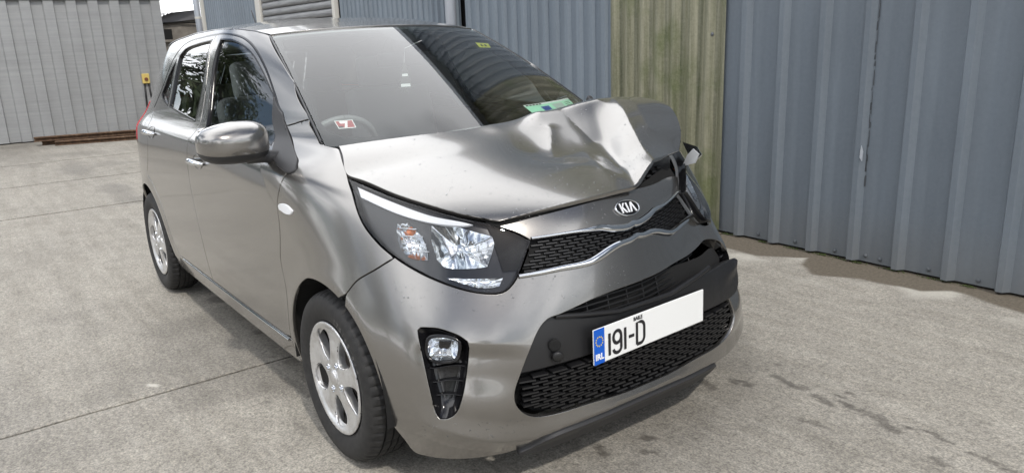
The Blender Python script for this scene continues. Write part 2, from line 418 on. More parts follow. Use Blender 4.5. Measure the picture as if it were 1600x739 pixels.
# outlines on the body surface, in its own (u, z) coordinates
HEAD = [(0.6030, 0.9439), (0.5861, 0.9375), (0.5312, 0.9057), (0.4705, 0.8773), (0.4111, 0.8502), (0.3646, 0.8334), (0.3428, 0.8199), (0.3135, 0.8021), (0.2880, 0.7781), (0.3095, 0.7411), (0.3315, 0.7016), (0.3494, 0.6748), (0.3730, 0.6536), (0.3973, 0.6490), (0.4422, 0.6572), (0.4934, 0.6770), (0.5509, 0.7082), (0.5965, 0.7430), (0.6252, 0.7757), (0.6415, 0.8215), (0.6350, 0.8748), (0.6117, 0.9301)]
SEAM = [(0.6006, 0.7400), (0.6620, 0.7030), (0.7293, 0.6647), (0.7819, 0.6195)]
FOG = [(0.5790, 0.5580), (0.5720, 0.5644), (0.5583, 0.5654), (0.5301, 0.5643), (0.4912, 0.5482), (0.4730, 0.5316), (0.4711, 0.5101), (0.4787, 0.4568), (0.4891, 0.4052), (0.5026, 0.3539), (0.5152, 0.3256), (0.5343, 0.3134), (0.5489, 0.3145), (0.5580, 0.3331), (0.5668, 0.3930), (0.5746, 0.4743), (0.5792, 0.5370)]
FOGLAMP = [(0.5661, 0.5063), (0.5615, 0.5277), (0.5526, 0.5394), (0.5280, 0.5431), (0.5043, 0.5384), (0.4943, 0.5280), (0.4941, 0.5087), (0.5010, 0.4842), (0.5132, 0.4764), (0.5358, 0.4743), (0.5558, 0.4788), (0.5637, 0.4893)]
LOW = [(0.1667, 0.5920), (0.2124, 0.5825), (0.2634, 0.5703), (0.2920, 0.5647), (0.3160, 0.5415), (0.3419, 0.4898), (0.3681, 0.4172), (0.3827, 0.3683), (0.3798, 0.3319), (0.3572, 0.2949), (0.3229, 0.2759), (0.1996, 0.2707)]
CHLO = [(0.3376, 0.6843), (0.2876, 0.6874), (0.2375, 0.6909), (0.1914, 0.6908), (0.1594, 0.6931), (0.1299, 0.7015), (0.0936, 0.7159), (0.0608, 0.7247), (0.0280, 0.7268)]
CHUP = [(0.2865, 0.7831), (0.2139, 0.7846), (0.1475, 0.7845), (0.1042, 0.7852), (0.0753, 0.7778), (0.0355, 0.7720), (0.0134, 0.7721)]
NOSETOP = [(0.3409, 0.8248), (0.2580, 0.8391), (0.1441, 0.8515), (0.0508, 0.8581)]
HOODS = [(0.5337, 1.0207), (0.5689, 0.9872), (0.5971, 0.9502), (0.5800, 0.9434), (0.5258, 0.9126), (0.4671, 0.8837), (0.4083, 0.8567), (0.3620, 0.8399), (0.3414, 0.8323)]
STRIP = [(0.5952, 0.9301), (0.5390, 0.8945), (0.4781, 0.8610), (0.4143, 0.8422), (0.3950, 0.8338), (0.4185, 0.8316), (0.4867, 0.8411), (0.5511, 0.8642), (0.6110, 0.9019)]
MAINL = [(0.4856, 0.8351), (0.4468, 0.8375), (0.3880, 0.8133), (0.3626, 0.8021), (0.3668, 0.7831), (0.3826, 0.7505), (0.3978, 0.7228), (0.4293, 0.7200), (0.4906, 0.7240), (0.5052, 0.7449), (0.5017, 0.7927)]
TURN = [(0.5620, 0.8375), (0.5374, 0.8416), (0.5202, 0.8062), (0.5195, 0.7689), (0.5261, 0.7405), (0.5692, 0.7472), (0.5828, 0.7698), (0.5763, 0.8081)]
DRL = [(0.4935, 0.6963), (0.3701, 0.6899), (0.3818, 0.6692), (0.4172, 0.6672), (0.4609, 0.6810)]
GLASSF = [(1.5370, 1.3859), (1.4470, 1.3796), (1.3478, 1.3518), (1.2646, 1.3119), (1.1717, 1.2460), (1.1003, 1.1848), (1.0649, 1.1512), (1.0350, 1.0743), (0.9966, 1.0005), (1.1698, 1.0007), (1.4562, 1.0125), (1.5170, 1.2413), (1.5336, 1.3731)]
GLASSR = [(1.6210, 1.3852), (1.7559, 1.3732), (1.8721, 1.3515), (1.9149, 1.3177), (1.9122, 1.2009), (1.9027, 1.0719), (1.7290, 1.0486), (1.5755, 1.0317), (1.5871, 1.2108)]
GLASSQ = [(1.9467, 1.2924), (1.9784, 1.2473), (2.0704, 1.1245), (2.0377, 1.1092), (1.9309, 1.0762), (1.9431, 1.1968)]
RAIL = [(0.8299, 0.9348), (0.7937, 0.9419), (0.7743, 0.9533), (0.7730, 0.9738), (0.8473, 1.0114), (0.9227, 1.0638), (1.0148, 1.1148), (1.0664, 1.1674), (1.1692, 1.2646), (1.2923, 1.3502), (1.3986, 1.3925), (1.5361, 1.4109), (1.6161, 1.4107), (1.7194, 1.4045), (1.9002, 1.3769), (2.0081, 1.2761), (2.1149, 1.1232), (2.1526, 1.0511)]
SAIL = [(1.0661, 1.1604), (1.0143, 1.1137), (0.9227, 1.0638), (0.8878, 1.0358), (0.8473, 1.0114), (0.8051, 0.9922), (0.7730, 0.9738), (0.7743, 0.9533), (0.7937, 0.9419), (0.8226, 0.9373), (0.8661, 0.9478), (0.9451, 0.9784), (1.0281, 1.0522)]
SPLIT = [(1.6161, 1.4107), (1.5009, 1.0133), (1.5535, 0.9437), (1.5964, 0.8485), (1.6256, 0.7454), (1.6339, 0.6065), (1.6263, 0.4978)]
REARCUT = [(2.1526, 1.0511), (2.0885, 0.9759), (2.0504, 0.8792), (2.0912, 0.7745)]
DOORF = [(0.8299, 0.9348), (0.8758, 0.9062), (0.9476, 0.8512), (0.9993, 0.8038), (1.1219, 0.6325)]
REPEATER = [(0.9655, 0.8262), (0.9348, 0.8370), (0.9022, 0.8372), (0.8857, 0.8257), (0.9052, 0.8117), (0.9427, 0.8068), (0.9726, 0.8123)]
HANDF = [(1.4859, 0.8679)]
HANDR = [(1.9765, 0.9306)]
APIL = [(0.5740, 1.0293), (0.5387, 1.0874), (0.8554, 1.1807), (1.1204, 1.3047), (1.2506, 1.3885)]
TOW = [(0.2791, 0.4802)]
# ---------------------------------------------------------------- yard
def conc_mat():
    m = mat('worn_concrete', (.3, .29, .27), .85); b = bsdf(m)
    big = noise(m, .7, 7, .65); mid = noise(m, 7, 6, .65); fine = noise(m, 130, 3, .7); streak = noise(m, 5, 5, .6, vscale=(.25, 2.5, 1))
    c = ramp(m, big, [(.30, (.175, .160, .134)), (.70, (.385, .360, .312))])
    c = mixc(m, .55, c, ramp(m, mid, [(.32, (.175, .163, .142)), (.68, (.345, .326, .288))]))
    c = mixc(m, .25, c, ramp(m, streak, [(.35, (.19, .182, .17)), (.65, (.38, .37, .35))]))
    sp = ramp(m, fine, [(.36, (.38, .37, .35)), (.48, (.95, .95, .94)), (.64, (1.6, 1.56, 1.46))])
    c = mixc(m, .56, c, sp, 'MULTIPLY')
    sp = ramp(m, noise(m, 48, 4, .7), [(.36, (.55, .54, .52)), (.50, (1, 1, 1)), (.66, (1.4, 1.38, 1.32))]); c = mixc(m, .6, c, sp, 'MULTIPLY')
    at = nd(m, 'ShaderNodeAttribute'); at.attribute_name = 'stain'; sp2 = nd(m, 'ShaderNodeSeparateColor'); lk(m, at.outputs['Color'], sp2.inputs[0])
    jit = mth(m, 'MULTIPLY', mth(m, 'SUBTRACT', noise(m, 75, 5, .7), .5), 1.1)
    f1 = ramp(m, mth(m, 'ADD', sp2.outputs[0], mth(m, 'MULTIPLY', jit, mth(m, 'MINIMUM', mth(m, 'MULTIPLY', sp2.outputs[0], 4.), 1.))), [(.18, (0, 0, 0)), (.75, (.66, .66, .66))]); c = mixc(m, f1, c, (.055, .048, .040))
    c = mixc(m, sp2.outputs[1], c, mixc(m, ramp(m, noise(m, 60, 4, .7), [(.3, (0, 0, 0)), (.7, (1, 1, 1))]), (.075, .062, .045), (.155, .132, .100)))
    c = mixc(m, sp2.outputs[2], c, (.55, .53, .47))
    lk(m, c, b.inputs['Base Color'])
    h = mixc(m, .5, noise(m, 130, 3, .7), noise(m, 22, 5, .6)); bump(m, h, .55, .006)
    r = mth(m, 'ADD', mth(m, 'MULTIPLY', sp2.outputs[0], -.35), .88); lk(m, r, b.inputs['Roughness']); return m
MT['concrete'] = conc_mat()
gnd = MB(); gnd.add([(-90, -90, -.03), (90, -90, -.03), (90, 90, -.03), (-90, 90, -.03)], [(0, 1, 2, 3)])
ground = gnd.build('ground', mat('joint_grit', (.06, .055, .048), .95)); ground['kind'] = 'structure'
def vnoise(x, y, f, seed):
    r = np.random.RandomState(seed); G = r.rand(64, 64); X = x*f; Y = y*f; i = np.floor(X).astype(int); j = np.floor(Y).astype(int); a = X-i; b = Y-j
    a = a*a*(3-2*a); b = b*b*(3-2*b); g = lambda p, q: G[p % 64, q % 64]
    return (g(i, j)*(1-a)+g(i+1, j)*a)*(1-b)+(g(i, j+1)*(1-a)+g(i+1, j+1)*a)*b
def fbm(x, y, f, seed, n=4): return sum(vnoise(x, y, f*2**k, seed+k)*.5**k for k in range(n))/sum(.5**k for k in range(n))
SPOTS = [(.52, 1.02, .035, .02, 1), (.60, 1.00, .05, .02, .9), (.70, .98, .045, .016, .9)]
def blob(x, y, cx, cy, rx, ry, ang, seed):
    R_ = 2.5*max(rx, ry); msk = (np.abs(x-cx) < R_) & (np.abs(y-cy) < R_); out = np.zeros_like(x)
    if not msk.any(): return out
    x = x[msk]; y = y[msk]; c, s = math.cos(ang), math.sin(ang); dx, dy = x-cx, y-cy; a = (dx*c+dy*s)/rx; b = (-dx*s+dy*c)/ry
    d = np.hypot(a, b)+(fbm(x+seed, y, 28, seed)-.5)*1.5; out[msk] = 1-sst(.55, 1.15, d); return out
SP_ = [(.456, .559, .05, .022), (.511, .647, .035, .016), (.562, .679, .045, .016), (.635, .804, .055, .016), (.715, .810, .04, .014), (.82, .769, .05, .014), (.887, .806, .035, .010), (1.003, .792, .055, .022), (1.079, .755, .045, .018), (.852, .845, .02, .008), (.862, .895, .02, .008), (.89, .593, .035, .014), (.85, .58, .02, .010), (1.119, .808, .022, .012), (1.279, .664, .03, .012), (1.407, .785, .07, .018), (.419, .451, .018, .012), (.586, .074, .02, .018), (.645, .004, .018, .014), (.532, .914, .03, .006), (.537, -.091, .028, .016), (.60, .10, .012, .01), (.67, .03, .012, .01), (1.2, .82, .05, .01)]
STRIP_X = [-3, -1.2, -.67, -.47, -.27, -.24, -.18, -.03, .18, .49, .60, .66, .84, 1.0, 1.5, 2.2, 3.6]; STRIP_Y = [2.2, 2.17, 2.18, 2.17, 2.30, 2.34, 2.18, 2.08, 2.18, 2.23, 2.33, 2.34, 2.26, 2.25, 2.15, 2.3, 2.2]
def stain_of(x, y):
    r = np.zeros_like(x); g = np.zeros_like(x); b = np.zeros_like(x)
    for i, (cx, cy, rx, ry) in enumerate(SP_): r = np.maximum(r, (.62+.3*((i*37) % 7)/7)*blob(x, y, cx, cy, rx*1.5, ry*1.5, -.25, 11+i))
    # darker streaks along the sill and by the front wheel
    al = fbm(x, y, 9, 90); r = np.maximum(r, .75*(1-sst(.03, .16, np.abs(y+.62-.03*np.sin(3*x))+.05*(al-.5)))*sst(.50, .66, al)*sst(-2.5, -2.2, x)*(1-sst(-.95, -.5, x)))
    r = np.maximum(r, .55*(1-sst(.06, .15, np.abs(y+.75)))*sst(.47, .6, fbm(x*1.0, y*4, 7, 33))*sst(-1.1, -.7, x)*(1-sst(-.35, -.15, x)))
    r = np.maximum(r, .55*(1-sst(.2, 1.0, np.hypot((x+8.2)/1.6, (y+.45)/.30)+.9*(fbm(x, y, 2.2, 8)-.5))))
    r = np.maximum(r, .50*(1-sst(.3, 1.0, np.hypot((x+6.3)/1.2, (y+.35)/.22)+.9*(fbm(x, y, 2.2, 18)-.5))))
    r = np.maximum(r, .42*sst(.52, .74, fbm(x, y, 1.2, 55)))
    e = np.interp(x, STRIP_X, STRIP_Y)+.06*(fbm(x, y, 6, 70)-.5); g = sst(-.012, .018, y-e)
    b = .55*sst(-.28, -.02, y-e)*(1-g)*sst(.35, .65, fbm(x, y, 4, 5))
    b = np.maximum(b, .8*blob(x, y, -1.042, -1.149, .05, .012, .5, 3))
    return r, g, b
def slab(x0, x1, y0, y1, st):
    jw = .007 if x0 > -3 else .016
    gx = np.linspace(x0+jw, x1-(.007 if x1 > -3 else .016), max(2, int((x1-x0)/st))); gy = np.linspace(y0+.005, y1-.005, max(2, int((y1-y0)/st)))
    X, Y = np.meshgrid(gx, gy, indexing='ij'); n, m_ = X.shape
    Z = .0015*(fbm(X, Y, 1.5, 3)-.5)
    edge = np.minimum(np.minimum(X-x0, x1-X), np.minimum(Y-y0, y1-Y)); Z = Z-.008*(1-sst(.004, .014, edge))*(fbm(X, Y, 8, 40)*1.3)
    V = np.stack([X, Y, Z], -1).reshape(-1, 3); i = np.arange((n-1)*(m_-1)); r_, c_ = i//(m_-1), i % (m_-1); a = r_*m_+c_
    F = np.stack([a, a+m_, a+m_+1, a+1], 1)
    me = bpy.data.meshes.new('concrete_slab'); me.from_pydata(V.tolist(), [], F.tolist()); me.materials.append(MT['concrete'])
    at = me.color_attributes.new('stain', 'FLOAT_COLOR', 'POINT'); R, G, B = stain_of(X.ravel(), Y.ravel())
    at.data.foreach_set('color', np.stack([R, G, B, np.ones_like(R)], 1).astype(np.float32).ravel())
    o = link(bpy.data.objects.new('concrete_slab', me), ground)
    # slab side faces drop into the joint
    bm = bmesh.new(); bm.from_mesh(me); be = [e for e in bm.edges if len(e.link_faces) == 1]; g_ = bmesh.ops.extrude_edge_only(bm, edges=be)['geom']
    bmesh.ops.translate(bm, vec=(0, 0, -.028), verts=[v for v in g_ if isinstance(v, bmesh.types.BMVert)]); bm.to_mesh(me); bm.free(); return o
JX = [-26, -20, -13.5, -9.3, -7.35, -5.45, -.95, 3.6, 8.5, 14]; JY = [-13, -4.2, 2.62]
for a, b_ in zip(JX[:-1], JX[1:]):
    for c, d in zip(JY[:-1], JY[1:]):
        if a < -13 and d > 0: slab(a, b_, c, 8, .3); continue
        st = (.018 if a > -6 and a < 3 else .06) if c > -5 else .3
        slab(a, b_, c, d, st)
# ---------------------------------------------------------------- shed on the right
def clad(name, base, rib, rough=.45, streak=.6):
    m = mat(name, base, rough); n1 = noise(m, 2.2, 6, .6, vscale=(6, 6, .35)); n2 = noise(m, 40, 4, .7); n3 = noise(m, 1.1, 5, .6)
    d = tuple(c*.84 for c in base); l = tuple(min(1, c*1.13) for c in base)
    c = ramp(m, n1, [(.30, d), (.70, l)]); c = mixc(m, .5, c, ramp(m, n3, [(.3, d), (.7, l)])); c = mixc(m, .05, c, ramp(m, n2, [(.3, (.05, .05, .05)), (.7, (.4, .4, .4))]))
    # splash dirt low on the sheets
    t = nd(m, 'ShaderNodeNewGeometry'); s = nd(m, 'ShaderNodeSeparateXYZ'); lk(m, t.outputs['Position'], s.inputs[0])
    f = mth(m, 'MULTIPLY', mth(m, 'SUBTRACT', .34, s.outputs['Z']), 2.2); cl = nd(m, 'ShaderNodeClamp'); lk(m, f, cl.inputs[0])
    c = mixc(m, mth(m, 'MULTIPLY', cl.outputs[0], mth(m, 'MULTIPLY', n1, .8)), c, (.15, .135, .11)); lk(m, c, bsdf(m).inputs['Base Color']); return m
MT['clad'] = clad('blue_grey_cladding', (.132, .158, .186), .03); MT['clad_pale'] = clad('weathered_blue_cladding', (.16, .195, .232), .03)
WALL_Y, WALL_H = 2.478, 4.4
shed = empty('clad_shed', (0, WALL_Y, 0)); tag(shed, 'blue-grey profiled metal shed wall running behind the car', 'shed')
def sheet(name, x0, n, pitch, prof, mtl, parent, z0=.015, z1=WALL_H, yo=0., wob=.002):
    """n ribs; prof is the rib as (dx, out) pairs inside one pitch"""
    line = []
    for k in range(n):
        for dx, o in prof: line.append((x0+k*pitch+dx, -o))
    line.append((x0+n*pitch, -prof[0][1])); zs = [z0, z0+.4, z0+1.2, z0+2.2, z1]
    A = np.array([[(x+random.uniform(-wob, wob)*.5, y+yo+random.uniform(-wob, wob), z) for x, y in line] for z in zs]); mb = MB(); mb.grid(A, True)
    # turned edge so the sheet has a thickness
    E_ = A[:, -1]; mb.grid(np.stack([E_, E_+[0, .004, 0]], 1), True); E0 = A[0]; mb.grid(np.stack([E0+[0, .004, 0], E0], 0), True)
    return mb.build(name, mtl, parent)
PIT_ = .2655; prof = [(0, 0), (.012, .0), (.030, .036), (.062, .036), (.086, 0)]
for k in range(6):
    x0 = -.868+k*4*PIT_-(PIT_*0); sheet('cladding_sheet', x0 if k else x0, 4, PIT_, prof, MT['clad'], shed, yo=-.0025*(k % 2))
sheet('cladding_sheet', -.868-.125, 1, .128, [(0, 0), (.10, 0)], MT['clad'], shed, yo=.001)
# corrugated sheets further back
pale = [(0, 0), (.03, 0), (.05, .030), (.10, .030), (.12, 0)]
for k in range(2): sheet('cladding_sheet', -3.98+k*.98, 7, .14, [(0, 0), (.03, 0), (.045, .026), (.085, .026), (.10, 0)], MT['clad_pale'], shed, yo=.004*k)
for k in range(3): sheet('cladding_sheet', -6.70+k*.88, 8, .11, [(0, 0), (.02, 0), (.035, .022), (.065, .022), (.08, 0)], MT['clad_pale'], shed, yo=.003*(k % 2))
for k in range(3): sheet('cladding_sheet', -12.30+k*.9, 8, .1125, [(0, 0), (.02, 0), (.035, .022), (.065, .022), (.08, 0)], MT['clad_pale'], shed, yo=.003*(k % 2))
# mossy translucent sheet
m = MT['grp'] = mat('mossy_fibreglass', (.3, .3, .14), .45)
n1 = noise(m, 3.4, 7, .7, vscale=(7, 7, .22)); n2 = noise(m, 2.4, 5, .6); n3 = noise(m, 60, 3, .7)
c = ramp(m, n1, [(.28, (.045, .052, .020)), (.47, (.165, .162, .105)), (.72, (.33, .315, .235))]); c = mixc(m, ramp(m, n2, [(.50, (0, 0, 0)), (.66, (.75, .75, .75))]), c, (.085, .105, .030)); c = mixc(m, .12, c, ramp(m, n3, [(.3, (.03, .04, .01)), (.7, (.5, .5, .4))])); lk(m, c, bsdf(m).inputs['Base Color'])
line = [(-2.035+.01*i, -.016*math.sin(i*.01*2*math.pi/.146)) for i in range(107)]
A = np.array([[(x, y, z) for x, y in line] for z in (.02, .6, 1.4, 2.4, 4.4)]); g_ = MB().grid(A, True); o = g_.build('fibreglass_sheet', m, shed, smooth=True); o['label'] = 'green mossy translucent fibreglass sheet'
# screws
sc = MB(); sc.lathe([(.0005, -.010), (.006, -.0095), (.009, -.006), (.0125, -.005), (.0125, 0)], 12); scm = mat('screw_cap', (.10, .11, .12), .4)
so_ = None
for x, z in [(-.67, .045), (-.40, .045), (-.135, .04), (.055, .05), (.14, .045), (.41, .045), (.66, .042), (.78, .05), (1.2, .05), (-1.09, 1.32), (-2.10, 1.13), (-2.10, .60)]:
    if so_ is None: so_ = sc.build('screw', scm, shed, auto=40); s_ = so_
    else: s_ = so_.copy(); COL.objects.link(s_); s_.parent = shed
    s_.location = (x, -.0005, z)
# scrape of bare metal on one rib
sm = mat('bare_scrape', (.62, .66, .72), .35, .5); mb = MB(); mb.prism([(.062, -.0378, .62), (.078, -.0378, .60), (.080, -.0378, .655), (.068, -.0378, .69), (.063, -.0378, .66)], (0, -.002, 0)); o = mb.build('scrape', sm, shed)
o.location = (-.07, 0, .0)
sd_ = MB(); rr = random.Random(5); z = .45
while z < WALL_H-.1:
    hz = rr.uniform(.02, .10); x = .0165+rr.uniform(-.003, .003); w = rr.uniform(.001, .0045); sd_.prism([(x-w, -.0045, z), (x+w, -.0045, z+hz*.1), (x+w*rr.uniform(.3, 1), -.0045, z+hz), (x-w*rr.uniform(.2, 1), -.0045, z+hz*.9)], (0, -.002, 0)); z += hz*rr.uniform(.6, 1.3)
o = sd_.build('lap_seam', mat('peeled_seam', (.05, .055, .06), .7), shed); o['kind'] = 'stuff'
# pipe bracketed to the wall, posts and shutter
MT['galv'] = mat('pale_galvanised', (.42, .45, .50), .4, .25); MT['post'] = mat('weathered_white_paint', (.55, .54, .50), .6)
def pipe(x, label, h=4.2):
    p = empty('drainpipe', (x, WALL_Y-.085, 0)); tag(p, label, 'drainpipe', 'drainpipes on the shed')
    MB().tube([(0, 0, .05), (0, 0, 2), (0, 0, h)], .052, 20).build('pipe', MT['galv'], p, smooth=True)
    for z in (.9, 1.9, 2.9): MB().lathe([(.056, -.02), (.058, -.015), (.058, .015), (.056, .02)], 20, (0, 0, z), 'z').build('bracket', MT['post'], p, smooth=True)
    return p
pipe(-4.10, 'pale blue drainpipe just behind the car roof, nearer of the two'); pipe(-12.50, 'pale drainpipe at the far end of the shed beside the old building')
for x, w in ((-9.46, .19), (-6.80, .07), (-12.37, .08)): MB().box((x, -.02, 1.9), (w, .07, 3.8), bev=.008).build('post', MT['post'], shed)
shu = empty('roller_shutter', (-8.1, WALL_Y-.01, 0)); tag(shu, 'grey roller shutter of wide horizontal slats in the shed', 'shutter')
slm = mat('shutter_grey', (.20, .205, .21), .5); n1 = noise(slm, 6, 5, .6, vscale=(.4, 1, 6)); lk(slm, ramp(slm, n1, [(.3, (.12, .122, .125)), (.7, (.27, .275, .28))]), bsdf(slm).inputs['Base Color'])
sl0 = None
P_ = [(-.0, .0), (-.022, .012), (-.026, .035), (-.020, .070), (-.006, .092), (0, .094)]
for k in range(38):
    if sl0 is None:
        A = np.array([[(x, y, z) for y, z in P_] for x in (-1.22, 1.28)]); s_ = sl0 = MB().grid(A).build('slat', slm, shu, smooth=True)
    else: s_ = sl0.copy(); COL.objects.link(s_); s_.parent = shu
    s_.location = (0, 0, .02+.098*k)
MB().box((.03, .03, 1.9), (2.5, .01, 3.8)).build('backing', MT['void'], shu)
# building mass behind the sheets and an eaves flashing
mb = MB(); mb.box((-3.5, 3.1, WALL_H/2-.02), (18.0, 6.0, WALL_H-.06)); mb.build('inner_wall', mat('shed_interior', (.05, .05, .05), .9), shed)
MB().box((-3.5, -.06, WALL_H+.03), (18.2, .16, .11), bev=.01).build('gutter', MT['galv'], shed)
# moss along the foot of the wall
mo = MB(); rr = random.Random(3)
for cx, w in ((-.62, .05), (-.40, .10), (-.22, .08), (-.06, .14), (.02, .05), (.22, .10), (.45, .12), (.62, .05), (.95, .1), (-.9, .06)):
    for _ in range(70):
        x = cx+rr.gauss(0, w*.4); y = WALL_Y-.012-abs(rr.gauss(0, .012)); s = rr.uniform(.003, .008)
        q = [Vector((rr.uniform(-1, 1), rr.uniform(-1, 1), rr.uniform(-.2, 1)))*s for _ in range(4)]; mo.add([q_+Vector((x, y, s*.6)) for q_ in q], [(0, 1, 2), (0, 2, 3), (0, 3, 1), (1, 3, 2)])
o = mo.build('moss', mat('moss_green', (.045, .065, .012), .9)); tag(o, 'green moss growing along the foot of the shed wall', 'moss', kind='stuff')
# ---------------------------------------------------------------- grey hoarding at the end of the yard
hd = empty('grey_steel_hoarding', (-12.2, 0, 0)); hd.rotation_euler = (0, 0, 0); tag(hd, 'light grey ribbed steel hoarding at the far end of the yard', 'hoarding')
m = MT['hoard'] = mat('light_grey_paint', (.40, .41, .415), .5); n1 = noise(m, 2, 6, .65); n2 = noise(m, 3, 5, .6, vscale=(1, .3, 9)); lk(m, mixc(m, .5, ramp(m, n1, [(.3, (.25, .255, .257)), (.7, (.34, .348, .352))]), ramp(m, n2, [(.3, (.25, .257, .26)), (.7, (.35, .358, .362))])), bsdf(m).inputs['Base Color'])
hw_ = .318; nsh = 9; k0 = 0
for k in range(nsh):
    y1 = 1.72-k*3*hw_; ln = []
    for j in range(3):
        for dy, o_ in ((0, 0), (.012, .045), (.150, .045), (.168, 0)): ln.append((y1-j*hw_-dy, o_))
    ln.append((y1-3*hw_, 0)); A = np.array([[(o_, y-.045*(2.2-z)*0, z) for y, o_ in ln] for z in (.02, .9, 2.20)]); sh_ = MB().grid(A, False).build('steel_sheet', m, hd)
MB().box((-.02, -2.6, 2.215), (.16, 8.7, .05), bev=.01).build('top_rail', mat('rail_dark', (.10, .10, .10), .6), hd)
MB().box((-.35, -2.6, 1.09), (.6, 8.5, 2.16)).build('frame_mass', m, hd)
hd.location.x = -12.25
# isolator switch
sw = empty('isolator_switch', (-12.19, 1.30, .90)); tag(sw, 'small yellow switch box with dark red knob fixed on the grey hoarding', 'switch box')
MB().box((0, 0, 0), (.07, .115, .165), bev=.01).build('box', mat('switch_yellow', (.62, .47, .14), .5), sw)
MB().lathe([(.0005, .055), (.024, .055), (.030, .045), (.030, .034)], 20, (0, 0, -.01), 'x').build('knob', mat('switch_red', (.16, .05, .03), .5), sw, auto=40)
for dy, dz in ((-.03, 0), (.035, .2)): MB().tube([(0, dy, -.08), (.004, dy-.01+dz*.1, -.3), (0, dy-.02+dz*.6, -.62), (0, dy-.02+dz*.7, -.88)], .016, 8).build('cable', MT['black'], sw, smooth=True)
# rusty beams on the ground
ru = mat('rusted_steel', (.12, .065, .035), .85); n1 = noise(ru, 14, 6, .7, vscale=(1, .2, 1)); lk(ru, ramp(ru, n1, [(.3, (.05, .032, .022)), (.55, (.13, .075, .042)), (.75, (.26, .19, .13))]), bsdf(ru).inputs['Base Color'])
for i, (a, b_, z, w, h, lb) in enumerate([((-11.55, -.55), (-11.0, 1.9), .102, .10, .07, 'upper rusty steel beam lying on the stack by the hoarding'), ((-11.35, -.30), (-10.75, 1.9), .034, .11, .064, 'lower rusty steel beam lying on the ground, lighter brown'), ((-11.60, -.45), (-11.15, 1.9), .034, .09, .064, 'dark rusty beam under the back of the beam stack')]):
    L_ = math.hypot(b_[0]-a[0], b_[1]-a[1]); mb = MB()
    mb.box((0, 0, h/2-.008), (L_, w, .016), bev=.002); mb.box((0, 0, -h/2+.008), (L_, w, .016), bev=.002); mb.box((0, 0, 0), (L_, .012, h-.034))
    o = mb.build('steel_beam', ru); o.location = ((a[0]+b_[0])/2, (a[1]+b_[1])/2, z); o.rotation_euler = (0, 0, math.atan2(b_[1]-a[1], b_[0]-a[0])); tag(o, lb, 'beam', 'rusty beams by the hoarding')
# ---------------------------------------------------------------- old concrete outbuilding
ob = empty('old_outbuilding', (-16.5, 3.2, 0)); tag(ob, 'old stained concrete outbuilding with white corrugated roof beyond the hoarding', 'building')
m = mat('stained_render', (.2, .18, .155), .9); n1 = noise(m, 1.6, 7, .65); n2 = noise(m, 9, 5, .6); lk(m, mixc(m, .4, ramp(m, n1, [(.3, (.085, .075, .062)), (.7, (.25, .225, .195))]), ramp(m, n2, [(.3, (.10, .09, .075)), (.7, (.27, .25, .22))])), bsdf(m).inputs['Base Color']); bump(m, n2, .3, .02)
mb = MB(); mb.box((-.5, 0, 1.02), (1.6, 3.2, 2.04)); mb.box((.31, .2, .4), (.03, .18, .8)); mb.build('wall', m, ob)
MB().box((.33, -.55, 1.70), (.05, .30, .22)).build('window', MT['void'], ob); MB().box((.34, -.55, 1.56), (.09, .36, .05)).build('sill', m, ob)
MB().box((.33, -.25, 2.07), (.05, .95, .20), Matrix.Rotation(.1, 3, 'X')).build('lintel', mat('old_zinc', (.16, .16, .17), .5, .3), ob)
ln = [(-1.7+.02*i, .014*math.sin(i*.02*2*math.pi/.075)) for i in range(190)]
A = np.array([[(xx, y, 2.30+.36*y+o_+zz_) for y, o_ in ln] for xx, zz_ in ((.52, 0), (-2.5, .25))]); MB().grid(A, False).build('roof', mat('white_fibre_cement', (.78, .78, .77), .7), ob)
MB().tube([(.36, -1.0, 1.86), (.36, -.6, 1.93), (.36, -.2, 1.96), (.36, .3, 1.93), (.36, .9, 1.95)], .018, 6).build('cable', MT['void'], ob, smooth=True)
# ---------------------------------------------------------------- the car
CAR = empty('hatchback_car'); tag(CAR, 'grey metallic hatchback with crumpled bonnet and broken front corner on the concrete yard', 'car')
PT = MT['paint']; BK = MT['black']
SR, SL = S_right, S_left; CR, CL = crashed(S_right), crashed(S_left)
def xz(pts): return [uz(x, z) for x, z in pts]
def arc(cx, cz, r, a0, a1, n=20): return [(cx+r*math.cos(math.radians(a)), cz+r*math.sin(math.radians(a))) for a in np.linspace(a0, a1, n)]
def mirror_u(pts): return [(-u, z) for u, z in pts][::-1]
def poff(P, pts, d, ref=None):
    """outline moved inwards by d metres on surface P"""
    A = np.array(pts, float); n = len(A); e = 1e-3
    Pu = (P(A[:, 0]+e, A[:, 1])-P(A[:, 0]-e, A[:, 1]))/(2*e); Pv = (P(A[:, 0], A[:, 1]+e)-P(A[:, 0], A[:, 1]-e))/(2*e)
    ar = 0.5*np.sum(A[:, 0]*np.roll(A[:, 1], -1)-np.roll(A[:, 0], -1)*A[:, 1]); out = []
    for i in range(n):
        lu, lv = np.linalg.norm(Pu[i]), np.linalg.norm(Pv[i])
        def tan(a, b): q = (A[b]-A[a])*[lu, lv]; return q/(np.linalg.norm(q)+1e-12)
        t1 = tan(i-1, i); t2 = tan(i, (i+1) % n); t = t1+t2; t /= np.linalg.norm(t)+1e-12
        nn = np.array([-t[1], t[0]])*np.sign(ar); k = 1/max(.5, (t1@t))
        out.append(tuple(A[i]+nn*d*k/[lu, lv]))
    return out
APIL[:] = [uz(float(P_wind(1., t)[0]), float(P_wind(1., t)[2])) for t in (-.03, .15, .40, .72, 1.0)]
HEADs = smooth_path(HEAD, True); FOGs = smooth_path(FOG, True); SEAMs = smooth_path(SEAM)
ARCH_R = .337
sx_, sz_ = float(P_band(*SEAM[-1])[0]), SEAM[-1][1]
seam_ang = math.degrees(math.atan2(sz_-.289, sx_))
